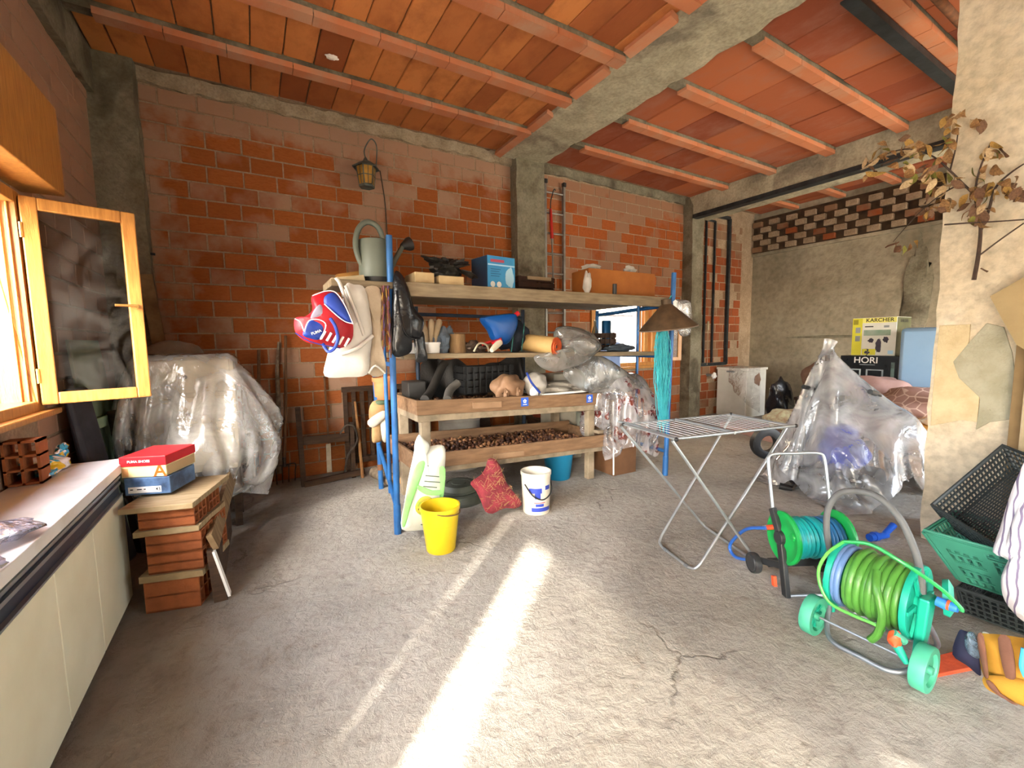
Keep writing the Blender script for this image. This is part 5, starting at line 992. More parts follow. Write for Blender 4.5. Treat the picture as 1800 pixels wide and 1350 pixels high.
for i in range(64):
    xx = q.uniform(1153, 1177); yy = 3.12+q.uniform(-.045, .04); P = []; y1 = q.uniform(660, 765); y0 = q.uniform(560, 600)
    for j in range(13): u = j/12; P.append(Wp(1165+(xx-1165)*(.7+.5*sin(pi*u))+q.uniform(-2.2, 2.2), y0+(y1-y0)*u, Y=yy+q.uniform(-.015, .015)))
    g.tube(P, .0035, 4)
part('strands', g, m_net, t, stuff=True); part('hank_core', G().tube(spline([Wp(1166, 560, Y=3.15), Wp(1164, 620, Y=3.15), Wp(1165, 690, Y=3.15), Wp(1168, 745, Y=3.15)], 5), [.03]*5+[.045]*5+[.04]*5+[.012], 12), m_net, t); part('hanging_loop', G().tube(spline([Wp(1166, 565, Y=3.15), Wp(1172, 535, Y=3.17), Wp(1180, 520, Y=3.19)], 4), .006, 6), m_net, t)
t = thing('clear_bag', 'clear plastic bag with a white paper hanging right of the metal funnel', 'bag', tuple(Wp(1202, 588, Y=3.1))); g = G(); pillow(g, outline_px([(1186, 530), (1200, 527), (1214, 533), (1216, 565), (1213, 588), (1196, 590), (1190, 570)], 3, Y=3.12), (0, -1, 0), .03, 7, .012, 81); part('bag_body', g, film('clear film', 'dcdcdc', .14, .7, .12, 14), t); g = G(); pillow(g, outline_px([(1183, 530), (1192, 530), (1191, 558), (1187, 556)], 2, Y=3.11), (0, -1, 0), .004, 3); part('paper', g, m_white, t)
single('blue_tarp', 'pale blue cloth hanging behind the right scaffold frame by the window', 'cloth', G().grid([[(4.32+.42*u, 4.75+.02*sin(u*14+v), 1.52-.78*v-.05*u) for v in np.linspace(0, 1, 14)] for u in np.linspace(0, 1, 24)]), mat('pale blue cloth', '93a8cf', '7f95c0', 4, .7, bump=.3), smooth='all')
single('hanging_string', 'thin pale string hanging behind the right scaffold frame holding the blue cloth', 'string', G().tube([(4.5, 4.76, 1.9), (4.5, 4.76, 1.5)], .004, 5).tube([(4.6, 4.4, 1.84), (4.5, 4.76, 1.9)], .004, 5).tube([(3.97, 4.4, 1.84), (4.6, 4.4, 1.84)], .012, 6), m_pipe)
# ------------------------------------------------------------------ drying rack
m_gal = mat('light grey tube', 'b9bfc2', 'a5acb0', 6, .35, .7); m_wirew = mat('pale wire', 'd6d8d6', None, rough=.4, metal=.3)
t = thing('drying_rack', 'folding metal laundry drying rack with crossed legs, empty, on the concrete floor', 'drying rack', (2.7, 1.85, 0))
zr = .9; FL, FR, BR, BL = [Vector((x, y, zr)) for x, y in ((2.17, 1.71), (3.18, 1.53), (3.27, 2.06), (2.26, 2.24))]
part('side_tube', G().tube(spline([Wp(1087, 741, Z=zr), Wp(1120, 749, Z=zr), Wp(1165, 764, Z=zr), Wp(1182, 769, Z=zr), Wp(1200, 770, Z=zr), Wp(1300, 759, Z=zr), Wp(1400, 748, Z=zr)], 5), .0095, 10), m_gal, t)
part('side_tube', G().tube([BL, BR], .0065, 8), m_gal, t); part('end_tube', G().tube([FR-(FR-FL)*.02, BR], .0075, 8), m_gal, t); part('end_tube', G().tube([FL, BL], .0065, 8), m_gal, t)
part('middle_bar', G().tube([FL.lerp(FR, .46), BL.lerp(BR, .46)], .011, 10), m_gal, t)
for i in range(1, 20):
    if abs(i/20-.46) < .02: continue
    part('wire', G().cyl(FL.lerp(FR, i/20), BL.lerp(BR, i/20), .0024, n=6), m_wirew, t)
def u_frame(a, b, c, d):
    """leg frame: down a -> b, along the floor b -> c, up c -> d"""
    a, b, c, d = map(Vector, (a, b, c, d)); q = (c-b).normalized()*.07; u1 = (a-b).normalized()*.07; u2 = (d-c).normalized()*.07
    P = [a, b+u1*1.2] + [tuple(p) for p in spline([b+u1, b+u1*.25+q*.25, b+q], 4)] + [tuple(p) for p in spline([c-q, c-q*.25+u2*.25, c+u2], 4)] + [c+u2*1.2, d]
    part('leg_frame', G().tube(P, .0095, 10), m_gal, t)
z0 = .012
b1, c1 = Wp(1155, 955, Z=z0), Wp(1222, 1006, Z=z0); b2, c2 = Wp(1238, 925, Z=z0), Wp(1332, 990, Z=z0)
u_frame(BR+Vector((-.03, -.02, -.012)), b1, c1, FR+Vector((-.06, .03, -.012))); u_frame(BL+Vector((-.03, -.01, -.012)), b2, c2, FL+Vector((.0, .03, -.012)))
for p in (FL, BL, FR, BR): part('black_joint', G().blob(p, (.013, .013, .013), 8, 0), m_blk, t)
for s in (.25, .8): p = Vector(b1).lerp(Vector(c1), s); d_ = (Vector(c1)-Vector(b1)).normalized()*.018; part('foot_sleeve', G().cyl(p-d_, p+d_, .0125, n=10), m_lip, t)
# ------------------------------------------------------------------ hose reels
m_grn = mat('bright green plastic', '169a48', '12893e', 4, .35); m_turq = mat('turquoise hose', '17a3a0', '128a92', 8, .35, bump=.1); m_bluh = mat('blue hose', '2c5fb0', None, rough=.4); m_orp = mat('orange plastic', 'e0522a', None, rough=.4); m_blkp = mat('black frame plastic', '242628', '2e3032', 5, .45)
L = Vector((2.6, 1.27, 0)); axv = Vector((.87, -.49, 0)).normalized(); pv = Vector((.49, .87, 0))
def r1(px, py): return px_plane(px, py, L, axv)
t = thing('hose_reel', 'green hose reel on a black frame with a turquoise hose and a tall grey handle', 'hose reel', (2.75, 1.25, 0)); WD = .36
hub = r1(1372, 945); foot = r1(1383, 1056); topp = r1(1358, 893); hand = r1(1350, 812); wh = r1(1336, 985)
for i, off in enumerate((Vector((0, 0, 0)), axv*WD)):
    part('side_frame', G().beam(foot+off, hub+off, .045, .03, axv).beam(hub+off, topp+off, .045, .03, axv).beam(hub.lerp(foot, .45)+off, wh+off, .04, .024, axv).lathe([(0, -.02), (.04, -.02), (.045, .02), (0, .02)], hub+off, 16, axv), m_blkp, t, False, .006)
    o_ = -axv*.04 if i == 0 else axv*.04
    w_ = part('wheel', G().lathe([(0, -.022), (.045, -.022), (.05, -.016), (.062, -.02), (.065, -.012), (.065, .012), (.062, .02), (.05, .016), (.045, .022), (0, .022)], Vector((wh.x, wh.y, .066))+off+o_, 24, axv), m_blkp, t)
h2 = hand+axv*WD; up = (hand-topp).normalized()
part('handle', G().tube([topp, hand-up*.03]+[tuple(p) for p in spline([hand-up*.03, hand+up*.035+axv*.01, hand+up*.05+axv*.06], 4)]+[tuple(p) for p in spline([h2+up*.05-axv*.06, h2+up*.035-axv*.01, h2-up*.03], 4)]+[topp+axv*WD], .0095, 10), m_gal, t)
part('foot_bar', G().cyl(foot+Vector((0, 0, .03)), foot+axv*WD+Vector((0, 0, .03)), .01, n=10), m_gal, t); part('tray', G().beam(wh.lerp(foot, .3)+Vector((0, 0, .06)), wh.lerp(foot, .3)+axv*WD+Vector((0, 0, .06)), .05, .02, axv.cross(Vector((0, 0, 1)))), m_blkp, t, False)
RF = .155
for s in (.07, .93):
    f__ = part('flange', G().lathe([(0, -.02), (.05, -.022), (.075, -.012), (.11, -.012), (RF-.015, -.02), (RF, -.012), (RF, .0), (RF-.012, .008), (.04, .008), (0, .008)], hub+axv*WD*s, 32, axv if s < .5 else -axv), m_grn, t)
    for q in range(3): a = q*2.1+.6; part('boss', G().lathe([(0, .012), (.018, .01), (.022, 0)], hub+axv*(WD*s+(-.012 if s < .5 else .012))+(pv*cos(a)+Vector((0, 0, 1))*sin(a))*.1, 12, -axv if s < .5 else axv), m_grn, f__)
part('drum_core', G().cyl(hub+axv*WD*.08, hub+axv*WD*.92, .05, n=16), m_grn, t)
def coil(name, c, ax, up1, up2, w0, w1, r, turns, th, m, seed, ecc=.0, wob=.004):
    q = random.Random(seed); P = []; n = int(turns*18)
    for i in range(n+1):
        u = i/n; a = u*turns*2*pi; rr_ = r+wob*sin(a*.37+seed)+ecc*cos(a); P.append(c+ax*(w0+(w1-w0)*u+.006*sin(a*.21+seed))+(up1*cos(a)+up2*sin(a))*rr_)
    return part(name, G().tube(P, th, 9), m, t)
Zv = Vector((0, 0, 1))
coil('hose_winding', hub, axv, pv, Zv, WD*.12, WD*.62, .108, 8, .0125, m_turq, 1); coil('hose_winding', hub, axv, pv, Zv, WD*.14, WD*.88, .085, 10, .0125, m_turq, 2); coil('hose_winding', hub, axv, pv, Zv, WD*.64, WD*.88, .108, 4, .0125, mat('dark blue hose', '1d5f8c', None, rough=.35), 3)
part('hose_tail', G().tube(spline([r1(1352, 928)-axv*.02, r1(1325, 930)-axv*.05, r1(1303, 950)-axv*.06, r1(1298, 965)-axv*.06, r1(1308, 980)-axv*.05, r1(1332, 985)-axv*.02], 6), .011, 9), m_bluh, t)
part('connector', G().cyl(r1(1350, 927), r1(1364, 926), .016, n=12), m_orp, t); part('connector', G().cyl(r1(1343, 928)-axv*.005, r1(1351, 927), .014, n=12), mat('pale grey plastic', 'c6c8c2', None), t)
part('orange_foot', G().beam(r1(1360, 1012), r1(1362, 1034), .022, .02, axv), m_orp, t, False); part('crank_handle', G().cyl(hub+axv*(WD+.05)+Zv*.02, hub+axv*(WD-.05)+Zv*.02-pv*.1, .016, n=12), m_orp, t)
# front reel
m_teal = mat('teal plastic', '16a088', '139078', 4, .4); m_tealp = mat('pale teal plastic', '4cab8e', '409a7e', 4, .5); m_gh = mat('green hose', '4f8a3a', '42762e', 10, .35, bump=.15); m_rub = mat('grey rubber grip', '4d4f50', '5c5e5f', 8, .6)
t = thing('hose_reel', 'teal hose cart with a thick green hose, pale teal wheels and a black arched handle', 'hose reel', (2.5, .8, 0)); HX, HZ = 2.5, .31; ya, yb = .955, .665; Yv = Vector((0, 1, 0)); Xv = Vector((1, 0, 0)); hc = Vector((HX, 0, HZ))
for y, sg in ((ya, 1), (yb, -1)):
    part('flange', G().lathe([(.05, -.006), (.14, -.012), (.165, -.012), (.168, 0), (.165, .012), (.15, .012), (.14, .004), (.05, .004)], hc+Yv*y, 40, (0, sg, 0)).lathe([(.0, -.02), (.05, -.02), (.055, .02), (0, .02)], hc+Yv*y, 20, (0, sg, 0)), m_teal, t)
    for k_ in range(6): a = k_*pi/3; part('spoke', G().beam(hc+Yv*(y+sg*.012)+(Xv*cos(a)+Zv*sin(a))*.05, hc+Yv*(y+sg*.012)+(Xv*cos(a)+Zv*sin(a))*.155, .018, .012, (0, 1, 0)), m_teal, t, False)
part('drum_core', G().cyl(hc+Yv*yb, hc+Yv*ya, .075, n=20), m_teal, t)
coil('hose_winding', hc, Yv, Xv, Zv, yb+.03, ya-.06, .142, 9, .0155, m_gh, 4, 0, .008); coil('hose_winding', hc, Yv, Xv, Zv, yb+.025, ya-.05, .115, 9, .0155, m_gh, 5); coil('hose_winding', hc, Yv, Xv, Zv, ya-.045, ya-.012, .14, 2, .014, mat('blue grey hose', '5a78a8', None, rough=.4), 6)
xx = Vector((HX-.16, 0, 0)); part('loose_turn', G().tube(spline([(HX-.1, .78, HZ+.12), (HX-.155, .76, HZ+.06), (HX-.17, .73, HZ-.03), (HX-.16, .74, HZ-.13), (HX-.15, .77, HZ-.19)], 6), .017, 9), m_gh, t)
part('side_bracket', G().tube([(HX-.02, ya+.03, .1), (HX-.02, ya+.035, HZ), (HX-.01, ya+.035, .38)], [.02, .028, .024], 10), m_teal, t); part('side_bracket', G().hexa([(HX-.07, yb-.05, .1), (HX-.01, yb-.05, .1), (HX-.01, yb-.015, .1), (HX-.07, yb-.015, .1), (HX-.06, yb-.06, .36), (HX+.035, yb-.06, .36), (HX+.035, yb-.02, .36), (HX-.06, yb-.02, .36)]), m_teal, t, False, .008)
part('crank_disc', G().lathe([(0, 0), (.075, 0), (.08, .02), (.05, .035), (0, .035)], (HX+.06, yb-.07, HZ+.04), 24, (.25, -1, .1)), m_teal, t)
part('handle', G().tube(spline([(HX, 1.0, .36), (HX, 1.03, .5), (HX, 1.03, .62), (HX, .99, .71), (HX, .93, .745), (HX, .84, .75), (HX, .75, .68), (HX, .69, .56), (HX, .66, .45), (HX, .645, .34)], 5), .015, 11), m_rub, t)
m_gal2 = mat('dull grey tube', '8b939b', '757d85', 6, .4, .6)
part('base_loop', G().tube(spline([(HX+.02, ya+.03, .22), (HX-.03, ya+.03, .13), (HX-.1, ya+.01, .05), (HX-.15, ya-.04, .018), (HX-.155, .8, .016), (HX-.15, yb+.03, .018), (HX-.1, yb-.03, .05), (HX-.03, yb-.045, .12), (HX, yb-.04, .2)], 6), .0115, 10), m_gal2, t)
part('rear_leg', G().tube(spline([(HX+.02, ya+.03, .2), (HX+.16, ya+.03, .06), (HX+.2, ya-.03, .02), (HX+.2, yb+.02, .02), (HX+.17, yb-.04, .06), (HX+.02, yb-.04, .22)], 6), .0115, 10), m_gal2, t)
for y, nm in ((1.015, 1), (.59, -1)):
    w_ = part('wheel', G().lathe([(.07, -.026), (.094, -.026), (.097, -.02), (.097, .02), (.094, .026), (.07, .026), (.066, .01), (.066, -.01)], (2.37, y, .098), 34, (0, 1, 0), closed=True), m_tealp, t); part('axle_cap', G().lathe([(0, -.03), (.016, -.03), (.02, .03), (0, .03)], (2.37, y, .098), 12, (0, 1, 0)), m_tealp, w_)
    for k_ in range(10): a = k_*pi/5; part('spoke', G().beam(Vector((2.37, y, .098))+(Xv*cos(a)+Zv*sin(a))*.015, Vector((2.37, y, .098))+(Xv*cos(a+.5)+Zv*sin(a+.5))*.07, .012, .02, (0, 1, 0)), m_tealp if nm < 0 else m_teal, w_, False)
    if nm < 0: part('wheel_disc', G().lathe([(0, -.012), (.068, -.012), (.068, .004), (0, .004)], (2.37, y, .098), 30, (0, 1, 0)), m_tealp, w_)
part('axle', G().cyl((2.37, .6, .098), (2.37, 1.0, .098), .006, n=8), m_gal2, t)
thin = [Wp(1484, 952, X=2.36), Wp(1455, 972, X=2.36), Wp(1439, 1002, X=2.34), Wp(1444, 1035, X=2.33), Wp(1462, 1062, X=2.33), Wp(1500, 1082, X=2.33), Wp(1532, 1095, X=2.33), Wp(1556, 1108, X=2.34)]
part('loose_hose', G().tube(spline(thin, 6), .0075, 8), mat('thin green hose', '3fae4e', '6fae4a', 8, .35), t)
part('loose_hose', G().tube(spline([Wp(1484, 952, X=2.36), Wp(1530, 957, X=2.36), Wp(1580, 985, X=2.36), Wp(1622, 1012, X=2.4), Wp(1660, 1040, X=2.44), Wp(1688, 1068, X=2.46), Wp(1690, 1075, X=2.46)], 6), .0085, 8), mat('dark green hose', '1f9048', None, rough=.35), t)
part('blue_connector', G().tube([Wp(1646, 1056, X=2.46), Wp(1660, 1062, X=2.46), Wp(1684, 1070, X=2.46)], [.02, .022, .016], 12), mat('blue connector plastic', '2f78d8', None, rough=.35), t); part('connector_ring', G().cyl(Wp(1665, 1063, X=2.459), Wp(1670, 1065, X=2.459), .022, n=12), m_orp, t)
g = G().blob(Wp(1573, 1123, X=2.3), (.028, .025, .035), 12, .08, 91); part('spray_head', g, m_orp, t); part('spray_grip', G().tube([Wp(1575, 1132, X=2.3), Wp(1585, 1150, X=2.3), Wp(1594, 1166, X=2.3)], [.018, .016, .012], 10), m_teal, t); part('spray_body', G().cyl(Wp(1570, 1112, X=2.29), Wp(1590, 1128, X=2.32), .016, n=10), mat('dark teal', '3a8a72', None), t)
# ------------------------------------------------------------------ the machine under the big plastic sheet
t = thing('garden_tiller', 'blue motor tiller with black handlebars standing under the big plastic sheet', 'tiller', (4.95, 1.95, 0)); m_bmach = mat('blue machine paint', '2346c4', '1c3aa8', 4, .3, coat=.4)
part('engine_cover', G().blob((4.72, 1.85, .42), (.22, .2, .17), 18, .06, 101), m_bmach, t); part('gear_case', G().bb((4.66, 1.78, .12), (4.9, 1.98, .4)), m_blk, t, False, .02); part('fuel_tank', G().blob((4.9, 1.95, .56), (.16, .14, .1), 14, .05, 102), m_bmach, t)
for y in (1.62, 2.2): part('wheel', G().lathe([(0, -.05), (.09, -.05), (.12, -.06), (.165, -.055), (.17, 0), (.165, .055), (.12, .06), (.09, .05), (0, .05)], (4.72, y, .17), 26, (0, 1, 0)), mat('dark tyre rubber', '232325', '1a1a1b', 12, .8, bump=.4), t)
part('axle', G().cyl((4.72, 1.6, .17), (4.72, 2.22, .17), .02, n=8), m_iron, t)
for y, s in ((1.72, -1), (2.12, 1)): part('handlebar', G().tube(spline([(4.85, y*.6+.76, .45), (5.0, y, .8), (5.0, y+s*.03, .95), (4.78, y+s*.06, 1.0)], 6), .014, 9), m_iron, t); part('grip', G().cyl((4.82, y+s*.055, .99), (4.66, y+s*.07, 1.02), .022, n=10), m_blk, t)
part('lever', G().cyl(Wp(1392, 860, X=4.5), Wp(1370, 854, X=4.45), .03, .034, 12), m_blk, t); part('lever_arm', G().cyl(Wp(1392, 860, X=4.5), (4.7, 2.1, .2), .014, n=8), m_iron, t)
part('mast', G().cyl((4.92, 2.08, .5), (4.9, 2.1, 1.33), .02, n=10), m_iron, t)
f_ = sd_union(sd_cap((4.9, 2.1, 0), (4.9, 2.1, 1.31), .045), sd_ball((4.76, 1.88, .4), .27), sd_ball((5.05, 1.7, .55), .32), sd_ball((5.1, 2.3, .45), .25), sd_cap((4.95, 1.62, 1.0), (4.95, 2.22, 1.0), .04), sd_cap((4.72, 1.6, .17), (4.72, 2.25, .17), .18), sd_floor())
nn = 64; Pp = sheet((4.97, 2.0, 1.36), (2.35, 0, 0), (0, 2.2, 0), nn, nn); rad = np.hypot(Pp[..., 0]-4.9, Pp[..., 1]-2.1); Pp[..., 2] = 1.37-.28*rad; pin = rad < .06; Pp[..., 2] = np.where(pin, 1.37, Pp[..., 2])
Xb = cloth(Pp, f_, pin, steps=230, thick=.015); Xb[..., 1] = np.maximum(Xb[..., 1], 1.0)
g = G().grid(Xb); pk = Vector(Xb[pin].mean(0)); g.tube(spline([pk+Vector((0, 0, -.06)), pk+Vector((0, 0, .03)), pk+Vector((.02, -.01, .1))], 3), [.085, .07, .055, .045, .05, .055, .06][:7], 12, caps=False)
single('plastic_sheet', 'large clear plastic sheet tied to a point over the blue machine', 'plastic sheet', g, film('clear polythene', 'f0f3f6', .4, .5, .13, 6), smooth='all')
# ------------------------------------------------------------------ far right: stored furniture and boxes
m_wht = mat('white enamel', 'd9d9d3', 'c9c9c2', 3, .35)
t = thing('white_freezer', 'white box freezer standing against the far brick wall', 'freezer', (8.27, 5.02, 0)); part('body', G().bb((7.95, 4.72, 0), (8.6, 5.33, .9)), m_wht, t, False, .012); part('lid', G().bb((7.93, 4.7, .9), (8.62, 5.33, .95)), m_wht, t, False, .01); part('handle', G().bb((7.9, 4.95, .86), (7.93, 5.1, .89)), m_lip, t, False)
part('rust_stain', G().blob((8.3, 4.7195, .72), (.09, .003, .09), 10, .3, 3), m_rust, t)
single('plastic_wrap', 'clear plastic hanging over the front corner of the white freezer', 'plastic sheet', G().grid([[(7.9-.12*v*(1-abs(2*u-1))+.1*u, 5.05-.55*u-.03*sin(u*15)*v, .97-.85*v*(.35+.65*u)) for v in np.linspace(0, 1, 16)] for u in np.linspace(0, 1, 26)]), film('clear film', 'dcdcdc'), smooth='all')
g = G().blob((7.45, 3.85, .44), (.2, .24, .42), 18, .12, 111, .0); g.v = [(x, y+(z-.4)*.05*0+(y-3.85)*(-.45*max(0, z)/.85), z) for x, y, z in g.v]; single('dark_bag', 'shiny dark plastic bag tied at the top beside the white freezer', 'bag', g, m_bin)
single('brown_cushion', 'faded brown cushion leaning on the plaster wall behind the plastic sheet', 'cushion', G().blob((8.85, 3.75, .75), (.14, .45, .34), 16, .06, 112), mat('faded brown fabric', '8a6a55', '745644', 5, .9, bump=.2))
single('low_table', 'low dark table under the faded brown cushion', 'table', G().bb((8.6, 3.3, .36), (9.1, 4.2, .41)).bb((8.62, 3.32, 0), (8.67, 3.37, .36)).bb((8.62, 4.13, 0), (8.67, 4.18, .36)).bb((9.03, 3.32, 0), (9.08, 3.37, .36)).bb((9.03, 4.13, 0), (9.08, 4.18, .36)), m_darkwood, smooth=False)
single('pale_blanket', 'pale green flowered blanket folded behind the drying rack', 'blanket', G().blob((6.9, 3.35, .26), (.25, .4, .17), 16, .12, 113, .1), mat('flowered blanket', 'c9cfae', 'a9937a', 12, .9, bump=.3))
single('pink_board', 'faded pink board lying on the floor behind the drying rack', 'board', G().hexa([(6.35, 3.35, 0), (7.1, 3.2, 0), (7.3, 4.35, 0), (6.75, 4.45, 0), (6.35, 3.35, .1), (7.1, 3.2, .1), (7.3, 4.35, .1), (6.75, 4.45, .1)]), mat('faded pink paint', 'b08a80', '97756b', 4, .8), bevel=.006, smooth=False)
t = thing('tyre', 'black tyre standing at the left edge of the big plastic sheet', 'tyre', (5.45, 2.95, 0)); part('tyre_body', G().lathe([(.1, -.04), (.17, -.05), (.195, -.04), (.2, 0), (.195, .04), (.17, .05), (.1, .04)], (5.45, 2.95, .2), 28, (.5, .86, 0), closed=True), m_blk, t)
# sofa with cushions
m_mv = mat('mauve patterned fabric', 'a58a82', '8c7069', 3, .9, bump=.2); 
k = N('green floral fabric'); vv = k.n('ShaderNodeTexVoronoi'); vv.inputs['Scale'].default_value = 5; k.l(k.tc.outputs['Object'], vv.inputs['Vector']); c_ = k.mix(k.ramp(k.noise(6, 5), .35, .65), lin('5f6e52'), lin('48583f')); c_ = k.mix(k.ramp(vv.outputs['Distance'], .28, .2), c_, lin('b8853a')); k.set(Base_Color=c_, Roughness=.9); m_flor = k.m
k = N('mauve swirl fabric'); wv = k.n('ShaderNodeTexVoronoi', feature='DISTANCE_TO_EDGE'); wv.inputs['Scale'].default_value = 9; k.l(k.tc.outputs['Object'], wv.inputs['Vector']); c_ = k.mix(k.ramp(wv.outputs['Distance'], .03, .07), lin('c0a89c'), lin('8f7068')); k.set(Base_Color=c_, Roughness=.9); m_mv2 = k.m
t = thing('sofa', 'old sofa with green floral seats behind the pillar and the big plastic sheet', 'sofa', (6.5, 1.5, 0))
part('base', G().bb((6.0, .5, 0), (6.95, 2.35, .22)), m_flor, t, False, .03); part('backrest', G().bb((6.75, .5, .22), (7.0, 2.35, .7)), m_mv, t, False, .05); part('armrest', G().bb((6.05, 2.2, .22), (6.95, 2.4, .55)), m_mv, t, False, .05)
for y in (.9, 1.7): part('seat_cushion', G().bb((6.0, y-.36, .23), (6.75, y+.36, .42)), m_flor, t, False, .05)
single('floral_cushion', 'green floral cushion lying on the sofa seat under the mauve one', 'cushion', G().blob((6.2, 1.75, .515), (.3, .36, .1), 16, .04, 115, .425), m_flor)
single('mauve_cushion', 'large mauve swirl patterned cushion heaped on the sofa', 'cushion', G().blob((6.42, 1.72, .74), (.3, .5, .2), 18, .08, 116, .6, (0, -.2, 0)), m_mv2)
single('orange_towel', 'orange and white folded towel tucked on the sofa beside the pillar', 'towel', G().blob((5.98, 1.52, .62), (.08, .17, .045), 12, .12, 117), mat('orange white towel', 'e0a04a', 'efe6d6', 14, .9))
single('pink_cushion', 'dusty pink cushion on the sofa back under the black oven carton', 'cushion', G().blob((7.0, 2.45, .83), (.2, .42, .16), 16, .06, 118), mat('dusty pink fabric', 'a98c88', '947672', 5, .9, bump=.2))
single('wooden_sideboard', 'dark sideboard carrying the boxes behind the sofa', 'sideboard', G().bb((7.45, 2.3, 0), (8.2, 3.25, .76)), m_darkwood, bevel=.008, smooth=False)
m_blackc = mat('black glossy carton', '14171b', '1d2228', 4, .25)
t = thing('oven_carton', 'black printed oven carton on the sideboard under the yellow and white carton', 'carton', (7.7, 2.7, .765)); part('box_body', G().bb((7.5, 2.36, .765), (7.95, 3.04, 1.235)), m_blackc, t, False, .004)
m_sil = mat('silver print', 'b9c2c8', '8b98a2', 8, .3)
FX = frame((7.4985, 2.7, 1.0), (0, -1, 0), (0, 0, 1)); writing('lettering', 'HORI', .12, FX @ Matrix.Translation((-.03, .17, 0)), m_white, t)
def pr(x0, x1, z0, z1, m, d=.0008, X=7.4985, name='print'): part(name, G().bb((X-d, x0, z0), (X, x1, z1)), m, t, False)
for y, w_ in ((2.86, .16), (2.62, .2)): pr(y-w_/2, y+w_/2, .83, .845, m_sil); pr(y+w_/2-.02, y+w_/2, .845, 1.03, m_sil); pr(y-w_/2, y-w_/2+.02, .845, 1.03, m_sil); pr(y-w_/2, y+w_/2, 1.03, 1.045, m_sil)
pr(2.62, 2.8, 1.105, 1.112, m_sil); pr(2.4, 2.44, .8, 1.15, mat('green grey print', '6f8a84', '2d3a38', 9, .3))
m_kw = mat('white carton card', 'dcdcd2', 'cfcfc4', 3, .5); m_ky = mat('yellow carton print', 'd6d23a', 'c9c22c', 4, .5)
t = thing('printed_carton', 'yellow and white pressure washer carton on top of the black oven carton', 'carton', (7.75, 2.7, 1.237)); part('box_body', G().bb((7.6, 2.44, 1.237), (8.1, 2.95, 1.775)), m_kw, t, False, .004); KX = 7.5985
pr(2.83, 2.949, 1.24, 1.77, m_ky, .0006, KX); pr(2.441, 2.83, 1.7, 1.77, mat('pale yellow print', 'e6e27a', None), .0006, KX)
writing('lettering', 'KARCHER', .072, frame((KX-.0008, 2.63, 1.735), (0, -1, 0), (0, 0, 1)), m_black, t)
pr(2.5, 2.81, 1.52, 1.6, mat('grey green print', '9aa79a', '7d9a80', 8, .5), .0008, KX); pr(2.7, 2.8, 1.64, 1.655, m_black, .0008, KX); pr(2.52, 2.58, 1.63, 1.66, mat('grey print', '8a8f90', None), .0008, KX)
for y, z, hh in ((2.72, 1.45, .06), (2.55, 1.46, .07), (2.63, 1.38, .17), (2.76, 1.29, .08)): part('product_print', G().blob((KX, y, z), (.001, .03, hh/2), 10, .25, int(y*100)), mat('dark product print', '2a2530', '3d3648', 12, .5), t)
for y, z in ((2.88, 1.6), (2.88, 1.48)): part('product_print', G().bb((KX-.001, y-.03, z-.04), (KX, y+.03, z+.04)), mat('grey print', '8a8f90'), t, False)
pr(2.88, 2.94, 1.68, 1.75, mat('dark yellow print', '8a8420', None), .0012, KX); pr(2.46, 2.52, 1.26, 1.31, mat('pale blue print', 'a8d2ea'), .0008, KX); pr(2.66, 2.82, 1.245, 1.33, m_ky, .0005, KX)
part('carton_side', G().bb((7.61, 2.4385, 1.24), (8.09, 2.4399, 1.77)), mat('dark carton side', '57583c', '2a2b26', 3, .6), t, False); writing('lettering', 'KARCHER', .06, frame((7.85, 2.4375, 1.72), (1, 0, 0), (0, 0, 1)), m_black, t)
t = thing('blue_fridge', 'pale blue fridge with a rounded edge behind the sofa', 'fridge', (7.45, 1.7, 0)); part('cabinet', G().bb((7.15, 1.25, .04), (7.75, 2.26, 1.61)), mat('pale blue enamel', '8fb3d6', '86abd0', 2, .3), t, True, .05); part('foot', G().bb((7.2, 1.3, 0), (7.7, 2.2, .04)), m_blk, t, False)
t = thing('steel_gate', 'dark steel gate frame hung on the brick wall beyond the second beam', 'gate', (7.75, 5.35, 1.0))
fx = [at(1226, 500, Y=5.36)[0], at(1283, 400, Y=5.36)[0], at(1240, 500, Y=5.36)[0], at(1258, 400, Y=5.36)[0]]
for x in fx[:2]: part('upright', G().bb((x-.03, 5.34, 1.0), (x+.03, 5.39, 3.86)), m_steel, t, False)
for x in fx[2:]: part('inner_upright', G().bb((x-.014, 5.35, 1.05), (x+.014, 5.385, 3.76)), m_steel, t, False)
part('top_rail', G().bb((fx[0], 5.34, 3.84), (fx[1], 5.39, 3.9)), m_steel, t, False); part('bottom_rail', G().bb((fx[0], 5.34, .98), (fx[1], 5.39, 1.04)), m_steel, t, False); part('inner_rail', G().bb((fx[2], 5.35, 3.74), (fx[3], 5.385, 3.77)), m_steel, t, False)
single('pull_cord', 'pale cord with a wooden toggle hanging inside the dark steel gate frame', 'cord', G().cyl((7.62, 5.33, 1.0), (7.62, 5.33, 1.75), .006, n=6).cyl((7.62, 5.33, 1.68), (7.62, 5.33, 1.85), .02, n=8), m_pale)
t = thing('water_meter', 'small pipe fitting with a white tap on the far brick wall beside the freezer', 'tap', (7.75, 5.3, .75)); part('pipe', G().cyl((7.72, 5.4, .8), (7.72, 5.25, .8), .025, n=10), m_lip, t); part('tap_body', G().blob((7.72, 5.24, .8), (.05, .04, .06), 10, .15, 4), m_white, t)
